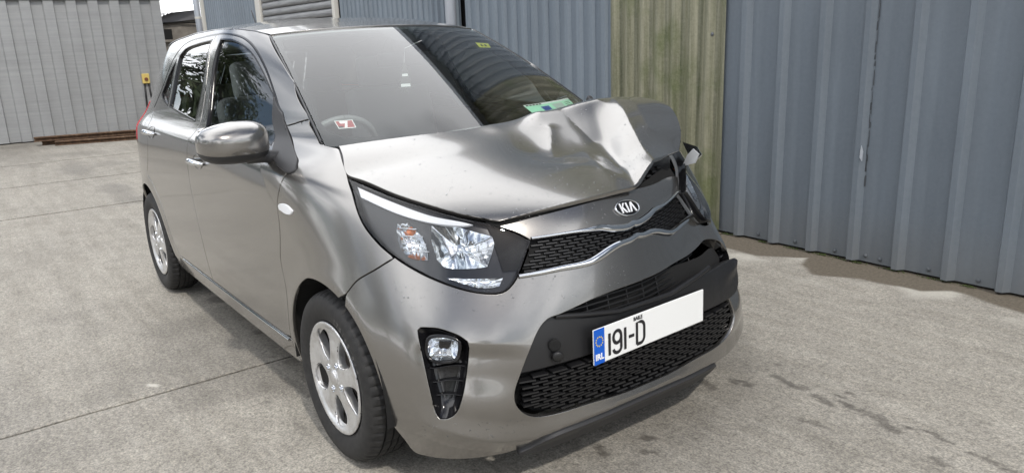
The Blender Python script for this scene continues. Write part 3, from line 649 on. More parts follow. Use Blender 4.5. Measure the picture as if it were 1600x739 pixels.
arch_front = [uz(*q) for q in arc(0, .289, ARCH_R, seam_ang, -8, 26)]
arch_rest = [uz(*q) for q in arc(0, .289, ARCH_R, 190, seam_ang, 34)]
# --- front bumper
top = [(0, .869)]+smooth_path(NOSETOP[::-1]+[HEAD[6]])
i6 = [i for i, q in enumerate(HEADs) if abs(q[0]-HEAD[6][0])+abs(q[1]-HEAD[6][1]) < 1e-6][0]
i17 = [i for i, q in enumerate(HEADs) if abs(q[0]-HEAD[17][0])+abs(q[1]-HEAD[17][1]) < 1e-6][0]
bot = xz([(.352, .20), (.362, .148)])+[(.60, .143), (.52, .143), (.44, .146), (.375, .152), (.345, .168), (.318, .196), (.28, .210), (.2, .213), (.1, .214), (0, .214)]
rh = top+HEADs[i6+1:i17+1]+SEAMs[1:]+arch_front[1:]+smooth_path(bot)
bump_out = rh[:-1]+[rh[-1]]+mirror_u(rh[1:-1])
chup = smooth_path(CHUP+[(0, .775)]); chlo = smooth_path(CHLO+[(0, .733)])
UG = chup[::-1]; UG = [(0, .775)]+UG[1:]+chlo[:-1]+[(0, .733)]; UGf = UG+mirror_u(UG[1:-1])
LWr = smooth_path([(0, .603), (.09, .60)]+LOW[0:]+[(.09, .262), (0, .262)]); LWl = smooth_path([(0, .262), (-.09, .262)]+[(-u, z) for u, z in LOW[6:][::-1]]+[(-.39, .43), (-.445, .452), (-.485, .495), (-.485, .54), (-.45, .58), (-.39, .602), (-.30, .598), (-.18, .600), (-.09, .60), (0, .603)]); LWf = LWr+LWl[1:-1]
FOGm = [(-u, z) for u, z in FOGs]
bp_ = panel('front_bumper', CR, bump_out, [UGf, LWf, FOGs, FOGm], h=.010, mtl=PT, parent=CAR, thick=.016, gap=.0018)
# black lip under the bumper
lip = smooth_path([(0, .211), (.2, .210), (.28, .207), (.315, .193), (.345, .164), (.372, .145), (.355, .133), (.30, .129), (.2, .131), (.1, .133), (0, .134)])
panel('chin_spoiler', SR, lip+mirror_u(lip[1:-1]), h=.016, mtl=MT['trim'], parent=CAR, depth=-.012, thick=.06, gap=0)
under = smooth_path([(0, .165), (.3, .16), (.5, .150), (.62, .152), (.66, .139), (.5, .128), (.3, .13), (0, .135)])
panel('bumper_under_edge', SR, under+mirror_u(under[1:-1]), h=.02, mtl=MT['trim'], parent=CAR, depth=.016, thick=.05, gap=0)
# --- upper grille
def strip(name, P, path, hw, proud, mtl, parent, n=6, base=0., cap=True):
    A = np.array(path, float); m = len(A); e = 1e-3; rows = []
    Pu = (P(A[:, 0]+e, A[:, 1])-P(A[:, 0]-e, A[:, 1]))/(2*e)
    lu = np.linalg.norm(Pu, axis=1); W_ = hw if hasattr(hw, '__len__') else [hw]*m
    for i in range(m):
        a, b = max(i-1, 0), min(i+1, m-1); t = (A[b]-A[a])*[lu[i], 1]; t /= np.linalg.norm(t)+1e-12; nn = np.array([-t[1], t[0]])
        rows.append([tuple(A[i]+nn*W_[i]*k/[lu[i], 1])+(k,) for k in np.linspace(-1, 1, n+1)])
    R = np.array(rows); X = P(R[..., 0], R[..., 1]); Nn = normals_of(P, R[..., 0], R[..., 1])
    X = X+Nn*(base+proud*(1-np.abs(R[..., 2])**3))[..., None]
    mb = MB(); mb.grid(X)
    o = mb.build(name, mtl, parent, smooth=True); bm = bmesh.new(); bm.from_mesh(o.data)
    if len(bm.faces):
        bm.faces.ensure_lookup_table(); f = bm.faces[len(bm.faces)//2]; f.normal_update(); k = Nn.reshape(-1, 3).mean(0)
        if f.normal.dot(Vector(k)) < 0: bmesh.ops.reverse_faces(bm, faces=bm.faces)
    bm.to_mesh(o.data); bm.free(); return o
def dashes(name, P, poly, rows, mtl, parent, length=.034, gapl=.012, hh=.0022, d0=.012, d1=.03, umax=.45):
    mb = MB(); k = 0; lu = 1.1
    for z in rows:
        u = -umax+(.5*(length+gapl)/lu if k % 2 else 0)+random.uniform(-.004, .004); k += 1
        while u < umax:
            u2 = u+length/lu
            q = np.array([(u, z), (u2, z)])
            if inside(q, poly).all():
                uu = np.array([u, u2]*4).reshape(4, 2); zz = np.array([[z-hh]*2, [z+hh]*2, [z-hh]*2, [z+hh]*2])
                X = P(uu, zz); Nn = normals_of(P, uu, zz); dd = np.array([[d0]*2, [d0]*2, [d1]*2, [d1]*2]); X = X-Nn*dd[..., None]
                v = [X[0, 0], X[0, 1], X[1, 1], X[1, 0], X[2, 0], X[2, 1], X[3, 1], X[3, 0]]
                mb.add(v, [(0, 1, 2, 3), (3, 2, 6, 7), (0, 4, 5, 1), (0, 3, 7, 4), (1, 5, 6, 2)])
            u += (length+gapl)/lu
    o = mb.build(name, mtl, parent, auto=30); o['kind'] = 'stuff'; return o
def full(path): return path[:-1]+[path[-1]]+[(-u, z) for u, z in path[:-1]][::-1]
gr = panel('upper_grille', CR, poff(CR, UGf, -.012), h=.02, mtl=MT['void'], parent=CAR, depth=.034, thick=.0, bound=False)
dashes('grille_mesh', CR, np.array(UGf), np.arange(.684, .80, .0082), BK, gr, .030, .009, .0017, .010, .03)
chu = full(chup); chl = full(chlo)
nu = len(chu); wu = [.0042+.0060*math.exp(-(abs(u)/.14)**4) for u, z in chu]
strip('grille_surround', CR, [(u, z+.002-.4*w) for (u, z), w in zip(chu, wu)], wu, .007, MT['chrome'], CAR, base=.001)
wl = [.0095+.002*math.exp(-((abs(u)-.12)/.05)**2)-.003*max(0, (abs(u)-.22)/.12) for u, z in chl]
strip('grille_surround', CR, [(u, z+.004) for u, z in chl], wl, .009, MT['chrome'], CAR, base=.001)
# --- lower opening: cavity, slot bars, plate panel, lower mesh
cav = panel('lower_grille', SR, poff(SR, LWf, -.01), h=.02, mtl=MT['void'], parent=CAR, depth=.06, thick=0, bound=False)
lowmesh = smooth_path([(0, .416)]+[(.2, .416), (.352, .414)]+LOW[6:]+[(.09, .262), (0, .262)])
lmf = poff(SR, lowmesh+mirror_u(lowmesh[1:-1]), .004)
dashes('grille_mesh', SR, np.array(lmf), np.arange(.268, .415, .0098), BK, cav, .040, .012, .0024, .010, .045)
mb = MB()
for z in (.540, .556, .573, .589):
    us = np.linspace(-.30, .27, 50); us = [u for u in us if inside(np.array([(u, z)]), LWf)[0]]
    if len(us) > 2:
        X = CR(np.array(us), np.full(len(us), z)); Nn = normals_of(CR, np.array(us), np.full(len(us), z)); mb.tube(X-Nn*.028, .0028, 6)
for u in np.linspace(-.28, .24, 9):
    zz = np.array([.525, .56, .60]); X = CR(np.full(3, u), zz); Nn = normals_of(CR, np.full(3, u), zz); mb.tube(X-Nn*.034, .0026, 6)
mb.build('slot_bars', BK, cav, auto=40)
plL = smooth_path([(0, .419), (-.2, .418), (-.352, .414), (-.42, .420), (-.462, .445), (-.487, .480), (-.487, .515), (-.455, .542), (-.40, .552), (-.33, .550), (-.2, .545), (-.10, .528), (0, .526)])
pl = smooth_path([(0, .526), (.10, .528), (.2, .545)]+LOW[2:7]+[(.2, .418), (0, .419)])
plr = poff(SR, pl+plL[1:-1], .001)
pp_ = panel('plate_panel', lambda u, z: SR(u, z)-np.array([1, 0, 0])*(.010*(1-sst(.30, .42, np.abs(u)))-.020*sst(.33, .46, -np.asarray(u)))[..., None], plr, h=.015, mtl=BK, parent=CAR, depth=.010, thick=.04, gap=0, bev=.006)
# ledge behind the plate panel's top edge
strip('panel_ledge', SR, [(u, .531+.20*max(0, abs(u)-.09)) for u in np.linspace(-.27, .27, 40)], .008, .006, BK, CAR, base=-.014)
# towing eye cover hole
X0 = SR(np.array([TOW[0][0]]), np.array([TOW[0][1]]))[0]
mb = MB(); mb.lathe([(.001, .0085), (.013, .0085), (.0165, .009), (.0185, .006), (.0185, .001)], 20, axis='x'); o = mb.build('towing_eye_hole', MT['void'], pp_, smooth=True); o.location = tuple(X0+np.array([-.016, 0, .004])); o.rotation_euler = (0, 0, -.42)
mb = MB(); mb.lathe([(.0005, .010), (.015, .010), (.0175, .006), (.0175, .0)], 20, axis='x'); o = mb.build('towing_eye_cap', BK, pp_, smooth=True); o.location = tuple(X0+np.array([-.006, .002, -.028])); o.rotation_euler = (0, .25, -.42)
# --- fog lamp wells
FLs = smooth_path(FOGLAMP, True)
for sgn, P in ((1, SR), (-1, CL)):
    well = bowl('fog_lamp_bezel', P, poff(P, FOGs, .001), MT['gloss'], CAR, .002, .040, 8, power=7)
    fl_ = panel('fog_lamp', P, FLs, h=.008, mtl=MT['glass_lamp'], parent=well, depth=.012, thick=0, bound=False)
    bowl('fog_lamp_reflector', P, poff(P, FLs, .001), MT['reflector'], well, .014, .045, 10, flute=.0006, fl=12)
    panel('fog_lamp_ring', P, poff(P, FLs, -.010), [FLs], h=.008, mtl=MT['gloss'], parent=well, depth=.010, thick=.03, gap=0, bev=.003)
    zc = [.455, .415, .375]
    for z in zc:
        us = np.linspace(.47, .575, 24); us = [u for u in us if inside(np.array([(u, z)]), FOGs)[0]]
        strip('bezel_slat', P, [(u, z+.004*math.sin(60*(u-us[0]))) for u in us], .0035, .012, MT['gloss'], well, base=-.034)
# --- headlamps
def inset(P, pts, d): return smooth_path(poff(P, pts, d), True, 2)
def headlamp(P, broken):
    hl = panel('headlamp', P, HEADs, h=.014, mtl=MT['glass_lamp'], parent=CAR, thick=.0, gap=.003, bound=False)
    if broken: hl['label'] = 'cracked headlamp on the crushed corner'
    panel('lamp_seal', P, HEADs, [poff(P, HEADs, .0055)], h=.010, mtl=MT['gloss'], parent=hl, depth=.002, thick=.03, gap=.001)
    ST = smooth_path(STRIP, True); MA = smooth_path(MAINL, True); TU = smooth_path(TURN, True); DR = smooth_path(DRL, True)
    panel('lamp_housing', P, poff(P, HEADs, .004), [MA, TU, DR], h=.012, mtl=MT['lamp_dark'] if not broken else mat('pale_lamp_housing', (.30, .31, .32), .3, .3), parent=hl, depth=.026, thick=.02, gap=0)  # broken lamp gets a paler grey housing
    panel('light_guide', P, ST, h=.010, mtl=MT['white'], parent=hl, depth=.012, thick=.014, gap=0)
    bowl('main_reflector', P, MA, MT['reflector'], hl, .024, .072, 12, flute=.0010, fl=7, cshift=(.012, .004))
    bowl('turn_reflector', P, TU, MT['reflector'], hl, .024, .055, 9, flute=.0012, fl=10)
    bowl('running_light', P, DR, MT['reflector'], hl, .022, .034, 5, flute=.0016, fl=10)
    c = np.array(MA).mean(0)+[.012, .006]; q = P(c[:1], c[1:])[0]; nn = normals_of(P, c[:1], c[1:])[0]
    mb = MB(); mb.tube([q-nn*.07, q-nn*.045, q-nn*.032], [.012, .011, .006], 12); mb.build('bulb', MT['satin'], hl, auto=40)
    c = np.array(TU).mean(0)+[-.004, .03]; q = P(c[:1], c[1:])[0]; nn = normals_of(P, c[:1], c[1:])[0]
    mb = MB(); mb.tube([q-nn*.055, q-nn*.04, q-nn*.03], [.011, .012, .007], 12); mb.build('turn_bulb', MT['amber'], hl, auto=40)
    for k in range(4):
        z = .765+.020*k; us = [u for u in np.linspace(.50, .64, 40) if inside(np.array([(u, z)]), TU)[0]]
        if len(us) > 2: strip('turn_rib', P, [(u-.006, z) for u in us], .0022, .005, MT['chrome'], hl, base=-.026)
    return hl
headlamp(SR, False); headlamp(knocked(SL), True)
# --- front wings
hoods = smooth_path(HOODS)
iA = [i for i, q in enumerate(hoods) if abs(q[0]-HOODS[2][0])+abs(q[1]-HOODS[2][1]) < 1e-6][0]
rail = smooth_path(RAIL); doorf = smooth_path(DOORF+xz([(-.345, .50), (-.385, .34), (-.395, .305)]))
def near(path, q): A = np.array(path); return int(((A-np.array(q))**2).sum(1).argmin())
r5 = near(rail, RAIL[5]); r11 = near(rail, RAIL[12]); r16 = len(rail)-1
apil = smooth_path(APIL)
wing = SEAMs[::-1]+HEADs[i17+1:]+[HEADs[0]]+hoods[1:iA][::-1]+smooth_path(APIL)[:near(apil, APIL[1])+1]+rail[:r5+1][::-1]+doorf[1:]+xz([(-.385, .25), (-.345, .225)])+arch_rest[:-1]
for P, nm in ((SR, 0), (CL, 1)):
    w = panel('front_wing', P, wing, h=.015 if nm == 0 else .022, mtl=PT, parent=CAR)
    if nm == 0:
        RP = smooth_path(REPEATER, True); r = panel('side_repeater', P, RP, h=.006, mtl=MT['white'], parent=w, depth=-.005, thick=.006, gap=0, bev=.002)
# --- doors
split = smooth_path([(uz(-1.53, 1.41)), uz(-1.395, 1.03), uz(-1.42, .94), uz(-1.432, .85), uz(-1.425, .75), uz(-1.39, .61), uz(-1.36, .48), uz(-1.35, .302)])
dbot = xz([(x, .302) for x in np.linspace(-1.35, -.395, 20)])
fd = rail[:r11]+split+dbot[1:-1]+doorf[::-1][1:-1]
GF = smooth_path(GLASSF, True); GR_ = smooth_path(GLASSR, True); GQ = smooth_path(GLASSQ, True)
rarc = xz(arc(-2.4, .289, .405, 78, 14, 24))
rdre = smooth_path([RAIL[17]]+REARCUT[1:]+[uz(-2.33, .70)])
rd = split[::-1]+rail[r11+1:]+rdre[1:]+rarc[1:]+xz([(-1.96, .33), (-1.93, .302)])+xz([(x, .302) for x in np.linspace(-1.90, -1.37, 12)])
rd = [q for q in rd]
for P, sg in ((SR, -1), (SL, 1)):
    for nm, out, gl in (('front_door', fd, [GF]), ('rear_door', rd, [GR_, GQ])):
        d = panel(nm, P, out, gl, h=.016 if sg < 0 else .04, mtl=PT, parent=CAR)
        for g in gl:
            gg = panel('window_glass', P, g, h=.03, mtl=MT['glass_side'], parent=d, depth=.009, thick=0, bound=False, gap=-.004)
            panel('window_seal', P, poff(P, g, -.0065), [poff(P, g, .0015)], h=.014, mtl=MT['gloss'], parent=d, depth=-.0012, thick=.012, gap=0, bev=.001)
        if nm == 'front_door':
            SA = smooth_path(SAIL, True); panel('mirror_sail', P, SA, h=.014, mtl=MT['trim'], parent=d, depth=-.006, thick=.012, gap=0, bev=.004)
        hx, hz = (-1.255, .872) if nm == 'front_door' else (-2.125, .935)
        # pull handle: chrome bar over a dark cup
        q = np.array([float(v) for v in uz(hx, hz)]); X = P(q[:1], q[1:])[0]
        cup = [(hx+.075*math.cos(a)*(.9 if math.cos(a) > 0 else 1), hz+.030*math.sin(a)) for a in np.linspace(0, 2*math.pi, 24, endpoint=False)]
        bowl('handle_cup', P, xz(cup), MT['paint'], d, -.002, .016, 8, power=3)
        mb = MB(); pts = []; rr = []
        for t in np.linspace(0, 1, 15):
            x = hx+.095-.19*t; u, z = uz(x, hz+.006*math.sin(math.pi*t)); Y = P(np.array([u]), np.array([z]))[0]
            pts.append((Y[0], Y[1]+sg*(.004+.030*math.sin(math.pi*t)**.6), Y[2])); rr.append(.0075+.006*math.sin(math.pi*t))
        mb.tube(pts, rr, 12); ho = mb.build('door_handle', MT['chrome'], d, smooth=True)
    # --- body side: pillar, roof side, rear quarter, sill
    zedge = lambda x: float(np.interp(x, [-2.62, -2.45, -2.2, -1.9, -1.6, -1.3, -1.12, -.983], [1.325, 1.355, 1.398, 1.425, 1.434, 1.428, 1.413, APIL[4][1]]))
    roofl = xz([(x, zedge(x)) for x in np.linspace(-1.03, -2.60, 40)])
    ia1 = near(apil, APIL[1])
    ub = 2.72
    back = [(ub, z) for z in np.linspace(1.31, .22, 24)]
    rarch = xz(arc(-2.4, .289, ARCH_R, 192, -10, 40))
    sill = xz([(-2.03, .212)]+[(x, .205) for x in np.linspace(-1.95, -.40, 20)]+[(-.36, .215), (-.385, .25), (-.395, .300)])
    bs = apil[ia1:]+roofl+back+xz([(-2.735, .20)])+rarch+sill+dbot[::-1][1:]+xz([(x, .302) for x in np.linspace(-1.37, -1.90, 12)])+xz([(-1.93, .302), (-1.96, .33)])+rarc[::-1]+rdre[::-1][1:]+rail[r5:-1][::-1]
    b_ = panel('body_side', P, bs, h=.018 if sg < 0 else .03, mtl=PT, parent=CAR)
    strip('sill_strip', P, xz([(x, .291) for x in np.linspace(-1.88, -.42, 40)]), .0055, .006, MT['satin'], b_, base=.001)
    strip('door_seal', P, rail[r5+2:], .0042, .0012, MT['gloss'], b_, n=2, base=.0006)
    # tail lamp
    tl = smooth_path([uz(-2.49, 1.075), uz(-2.53, 1.0), uz(-2.515, .92), uz(-2.52, .865), (2.70, .85), (2.74, .93), (2.73, 1.06), (2.62, 1.085)], True)
    panel('tail_lamp', P, tl, h=.016, mtl=MT['red'], parent=b_, depth=-.003, thick=.02, gap=0, bev=.003)
# --- rear end
def S_rear(u, z):
    u = np.asarray(u, float); p = P_band(np.where(u > 3, 6-u, u), z).copy(); p[..., 1] *= np.where(u > 3, 1., -1.); return p
ring = lambda z0, z1, ua=2.725: [(ua, z) for z in np.linspace(z1, z0, 10)]+[(u, z0) for u in np.linspace(ua, 6-ua, 16)[1:]]+[(6-ua, z) for z in np.linspace(z0, z1, 10)[1:]]+[(u, z1) for u in np.linspace(6-ua, ua, 16)[1:-1]]
panel('rear_bumper', S_rear, ring(.20, .60), h=.03, mtl=PT, parent=CAR)
tg = panel('tailgate', S_rear, ring(.605, 1.31), [ring(1.06, 1.26, 2.79)[::-1]], h=.03, mtl=PT, parent=CAR)
panel('rear_window', S_rear, ring(1.06, 1.26, 2.79), h=.04, mtl=MT['glass_side'], parent=tg, depth=.006, thick=0, bound=False)
# --- windscreen
def ring_w(s0, t0, t1, r=.06):
    o = []
    for cs, ct, a0 in ((s0-r*1.0, t1-r, 0), (-s0+r, t1-r, 90), (-s0+r, t0+r, 180), (s0-r, t0+r, 270)):
        o += [(cs+r*math.cos(math.radians(a)), ct+r*math.sin(math.radians(a))) for a in np.linspace(a0, a0+90, 7)]
    return o
WO = [(s, -.06) for s in np.linspace(-.992, .992, 20)]+[(.992, t) for t in np.linspace(-.05, .985, 20)]+[(s, .985) for s in np.linspace(.98, -.98, 20)]+[(-.992, t) for t in np.linspace(.98, -.05, 20)]
up = (.5, 0, .86)
ws = panel('windscreen', P_wind, WO, h=.03, mtl=MT['glass_wind'], parent=CAR, thick=.006, gap=.001, ref=up)
inn = [(.955, .14), (.93, .06), (.86, .022), (.5, .012), (0, .010), (-.5, .012), (-.86, .022), (-.93, .06), (-.955, .14), (-.955, .5), (-.945, .90), (-.90, .935), (-.5, .945), (-.22, .945), (-.16, .94), (-.13, .86), (-.08, .82), (.08, .82), (.13, .86), (.16, .94), (.22, .945), (.5, .945), (.90, .935), (.945, .90), (.955, .5)]
panel('frit_band', P_wind, WO, [smooth_path(inn, True, 4)], h=.02, mtl=MT['frit'], parent=ws, depth=.005, thick=0, gap=.002, bound=False, ref=up)
sb = [(s, .70+.03*s*s) for s in np.linspace(-.95, .95, 16)]+[(s, .95) for s in np.linspace(.95, -.95, 16)]
panel('headliner_shade_tint', P_wind, sb, h=.04, mtl=glass('headliner_shade_glass', (.34, .36, .40), .2), parent=ws, depth=.007, thick=0, gap=0, bound=False, ref=up)  # added tint stands for the dark headliner behind the top of the glass
# black weatherstrip beside the glass
for sg in (-1, 1):
    tt = np.linspace(-.04, .99, 40); X = P_wind(np.full(40, sg*1.0), tt); mb = MB(); mb.tube([tuple(x+np.array([0, 0, -.002])) for x in X], .0055, 6); mb.build('weatherstrip', MT['gloss'], ws, smooth=True)
# --- roof
def S_roof(s, t):
    s = np.asarray(s, float); t = np.asarray(t, float); s, t = np.broadcast_arrays(s, t)
    f = P_wind(s, np.ones_like(s)); xe = -.983+(-2.60+.983)*t
    ze = np.interp(xe, [-2.62, -2.45, -2.2, -1.9, -1.6, -1.3, -1.12, -.983], [1.325, 1.355, 1.398, 1.425, 1.434, 1.428, 1.413, APIL[4][1]])
    we = P_edge_w(xe)
    x = f[..., 0]+(-2.66-f[..., 0])*t; dx0 = (f[..., 2]-1.394)
    crown = .024+.020*np.sin(np.pi*np.clip(t, 0, 1))
    z = ze+crown*(1-np.abs(s)**2.4)
    return np.stack([x, s*we, z], -1)
ex = np.linspace(-2.62, -.98, 120); ew = np.array([float(P_band(*uz(x, zedge(x)))[1]) for x in ex])
P_edge_w = lambda x: np.interp(x, ex, ew)
ro = [(s, .004) for s in np.linspace(-.985, .985, 24)]+[(.985, t) for t in np.linspace(.02, 1, 30)]+[(s, 1.) for s in np.linspace(.96, -.96, 24)]+[(-.985, t) for t in np.linspace(1, .02, 30)]
rf = panel('roof', S_roof, ro, h=.025, mtl=PT, parent=CAR, thick=.02, gap=.002, ref=(0, 0, 1))
panel('headlining', S_roof, ro, h=.06, mtl=MT['liner'], parent=CAR, depth=.03, thick=0, bound=False, ref=(0, 0, 1))
for sg in (-1, 1):
    tt = np.linspace(.01, .98, 40); X = S_roof(np.full(40, sg*.992), tt); mb = MB(); mb.tube([tuple(x+np.array([0, 0, -.004])) for x in X], .006, 6); mb.build('roof_moulding', MT['gloss'], rf, smooth=True)
X = S_roof(np.array([0., 0.]), np.array([.93, .93])); mb = MB(); mb.tube([X[0], X[0]+[-.02, 0, .05], X[0]+[-.12, 0, .19]], [.012, .004, .003], 8); mb.build('aerial', BK, rf, smooth=True)
# --- bonnet: a patch between cowl, wings, lamps and nose, buckled on the car's left
HC = P_band(np.array([q[0] for q in HOODS]), np.array([q[1] for q in HOODS]))
hl_ = np.concatenate([[0], np.cumsum(np.linalg.norm(np.diff(HC, axis=0), axis=1))]); hl_ /= hl_[-1]
hcx, hcy, hcz = (nspline(hl_, HC[:, k]) for k in range(3))
def seg_d(x, y, a, b):
    ax, ay = a; bx, by = b; dx, dy = bx-ax, by-ay; L2 = dx*dx+dy*dy
    t = ((x-ax)*dx+(y-ay)*dy)/L2; tc_ = np.clip(t, 0, 1)
    return np.hypot(x-ax-tc_*dx, y-ay-tc_*dy), t, ((x-ax)*(-dy)+(y-ay)*dx)/math.sqrt(L2)
def P_hood0(s, t):
    s = np.asarray(s, float); t = np.asarray(t, float); s, t = np.broadcast_arrays(s, t); a = np.abs(s)
    c0 = HC[0]; c1 = HC[-1]; fc = np.array([.548, 0, .874])
    r = P_wind(s, 0*s); wc = P_wind(1., 0.)
    rx = r[..., 0]+(c0[0]-wc[0])*a**3+.035*(1-a**3); rz = r[..., 2]+(c0[2]-wc[2])*a**3+.008*(1-a**2.2)
    fx = fc[0]+(c1[0]-fc[0])*a**2.1; fz = fc[2]+(c1[2]-fc[2])*a**2.0
    sx_, sy_, sz_ = hcx(t), hcy(t), hcz(t)
    x = (1-t)*rx+t*fx+sx_-((1-t)*c0[0]+t*c1[0])-(1-a**2)*(sx_-((1-t)*c0[0]+t*c1[0]))
    y = s*sy_
    z = (1-t)*rz+t*fz+a**2*(sz_-((1-t)*c0[2]+t*c1[2]))+.004*np.sin(np.pi*t)*(1-a**2)
    return np.stack([x, y, z], -1)
def P_hood(s, t):
    p = P_hood0(s, t).copy(); x, y, z = p[..., 0].copy(), p[..., 1].copy(), p[..., 2].copy()
    # whole left half lifted and folded back
    g_ = sst(-.24, .06, x)
    dz = .050*sst(-.05, .50, y)*g_+.048*sst(.04, .48, y)*sst(-.19, .03, x)*(1-sst(.03, .26, x))
    dx = -.065*sst(.0, .42, y)*sst(.15, .5, x)
    cusp = lambda d, w: np.exp(-(np.sqrt((d/w)**2+.03)-.173))
    # main buckle across the middle, sharp along its crest
    d, tt, sd = seg_d(x, y, (-.03, -.06), (-.01, .10)); dz = dz+.008*np.exp(-(d/.07)**2)
    d, tt, sd = seg_d(x, y, (-.02, .13), (.05, .36)); dz = dz+.025*cusp(d, .060)
    # hollow in front of the buckle
    d, tt, sd = seg_d(x, y, (.20, -.02), (.24, .10)); dz = dz-.022*np.exp(-(d/.115)**2)
    d, tt, sd = seg_d(x, y, (.36, -.02), (.42, .03)); dz = dz+.004*np.exp(-(d/.09)**2)
    for a_, b_, h_, w_ in (((.08, .10), (.22, -.01), .007, .030), ((.27, .11), (.42, .04), .006, .028), ((.02, .22), (.20, .20), -.006, .030), ((.14, .46), (.36, .36), .007, .035)):
        d, tt, sd = seg_d(x, y, a_, b_); dz = dz+h_*cusp(d, w_)
    # the outer part steps up along a diagonal fold that ends in a pulled-down tip at the front edge
    d, tt, sd = seg_d(x, y, (.50, .14), (.06, .37)); e = -sd
    st_ = (e+.040)/.095; st_ = np.log1p(np.exp(20*st_))/20; st_ = -np.log(np.exp(-44*np.minimum(st_, 3))+math.exp(-44))/44
    dz = dz+.064*st_*sst(.0, .24, x)*(1-.25*sst(.34, .52, x))
    dz = dz-.010*np.exp(-((e+.055)/.045)**2)*sst(.05, .3, x)
    dz = dz+.014*sst(.40, .52, x)*np.exp(-((y-.12)/.10)**2)
    dz = dz+.034*np.exp(-(((x-.10)/.17)**2+((y-.60)/.16)**2))
    p[..., 0] = x+dx; p[..., 2] = z+dz
    return p
ho_ = [(s, 0.) for s in np.linspace(-1, 1, 50)]+[(1., t) for t in np.linspace(.02, 1, 40)]+[(s, 1.) for s in np.linspace(.98, -1, 50)]+[(-1., t) for t in np.linspace(.98, .02, 40)]
bon = panel('bonnet', P_hood, ho_, h=.0095, mtl=PT, parent=CAR, gap=.003, thick=.014, ref=(.2, 0, 1)); bon['label'] = 'crumpled bonnet with a deep buckle and folded front edge'
# engine bay darkness and bits under the raised bonnet edge
mb = MB(); mb.box((.02, 0, .70), (.60, .86, .02)); mb.build('engine_bay_floor', MT['void'], CAR)
X = np.array([[CR(np.array([u]), np.array([z]))[0]-np.array([.02, 0, 0]) for u in np.linspace(-.36, .36, 30)] for z in (.70, .80, .858)])
mb = MB(); mb.grid(X); mb.build('slam_panel', MT['void'], CAR, smooth=True)
mb = MB()
for u in np.linspace(-.34, .10, 12):
    q = CR(np.array([u]), np.array([.862]))[0]; mb.box(tuple(q+np.array([-.03, 0, .006])), (.04, .022, .008), bev=.002)
o = mb.build('bumper_clips', BK, CAR); o['kind'] = 'stuff'
mb = MB(); q = CR(np.array([-.26]), np.array([.85]))[0]
mb.box((q[0]-.09, q[1]+.01, .885), (.10, .16, .05), Matrix.Rotation(.2, 3, 'Z'), .008); mb.tube([(q[0]-.05, q[1]-.14, .88), (q[0]-.06, q[1]+.0, .90), (q[0]-.1, q[1]+.1, .9)], .010, 8); mb.build('air_duct', BK, CAR, auto=40)
# torn pieces of the lamp mounting
def shard(pts, th=.004, m=MT['white'], nm='broken_bracket'):
    c = sum((Vector(p) for p in pts), Vector())/len(pts); n = (Vector(pts[1])-Vector(pts[0])).cross(Vector(pts[2])-Vector(pts[0])).normalized()
    return MB().prism(pts, n*th).build(nm, m, CAR)
shard([(.357, .50, .862), (.374, .505, .905), (.397, .51, .930), (.420, .515, .912), (.412, .505, .880)], .006, mat('lamp_bracket_grey', (.40, .41, .42), .4))
shard([(.27, .60, .935), (.36, .575, .928), (.405, .55, .905), (.38, .53, .872), (.32, .58, .885)], .004, MT['satin'], 'bent_wing_edge')
shard([(.40, .47, .655), (.455, .50, .640), (.515, .535, .580), (.492, .53, .562), (.445, .50, .590)], .003, PT, 'torn_bumper_skin')
# --- scuttle and wipers
X = np.array([[tuple(P_wind(s, t)+np.array([k, 0, -.016])) for s in np.linspace(-.98, .98, 24)] for t, k in ((.0, .0), (-.09, .03), (-.16, .10))])
MB().grid(X).build('scuttle_panel', MT['trim'], CAR, smooth=True)
for s0, s1 in ((-.55, .12), (.0, .72)):
    mb = MB(); A = P_wind(np.linspace(s0, s1, 12), np.linspace(-.10, -.06, 12))+np.array([.012, 0, .006]); mb.tube([tuple(a) for a in A], .006, 6)
    mb.build('wiper', BK, CAR, smooth=True)
A = P_wind(np.array([.93]), np.array([.02]))[0]
mb = MB(); mb.box((A[0]+.01, A[1]+.03, A[2]+.012), (.10, .022, .028), Matrix.Rotation(.5, 3, 'Y') @ Matrix.Rotation(-.35, 3, 'Z'), .005); mb.box((A[0]+.0, A[1]+.055, A[2]+.012), (.012, .05, .03), Matrix.Rotation(.3, 3, 'X'), .003); mb.build('hinge_bracket', MT['trim'], CAR)
# --- rain drops
def drops(name, P, samp, n, parent, ref=None, seed=1):
    r = random.Random(seed); mb = MB()
    for _ in range(n):
        u, v = samp(r); q = P(np.array([u]), np.array([v]))[0]; nn = normals_of(P, np.array([u]), np.array([v]), ref)[0]
        t = Vector(nn).orthogonal().normalized(); b = Vector(nn).cross(t); R = r.uniform(.0009, .0021)*(1.5 if r.random() < .12 else 1); V = []
        for k, h in ((1, -.0001), (.75, .45), (.0, .62)):
            if k == 0: V.append(Vector(q)+Vector(nn)*h*R)
            else: V += [Vector(q)+(t*math.cos(a)*k+b*math.sin(a)*k)*R+Vector(nn)*(h*R if h > 0 else h) for a in np.linspace(0, 2*math.pi, 7)[:-1]]
        mb.add(V, [(i, (i+1) % 6, 6+(i+1) % 6, 6+i) for i in range(6)]+[(6+i, 6+(i+1) % 6, 12) for i in range(6)])
    o = mb.build(name, MT['drop'], parent, smooth=True); o['kind'] = 'stuff'; return o
MT['drop'] = glass('water', (.85, .87, .88), 1., 1.7)
drops('rain_drops', P_hood, lambda r: (r.uniform(-.95, .6), r.uniform(.05, .97)), 420, bon, (.2, 0, 1), 4)
drops('rain_drops', CR, lambda r: (r.uniform(-.25, .30), r.uniform(.80, .862)), 120, bp_, None, 5)
drops('rain_drops', CR, lambda r: (r.uniform(.05, .62), r.uniform(.61, .68)), 120, bp_, None, 6)
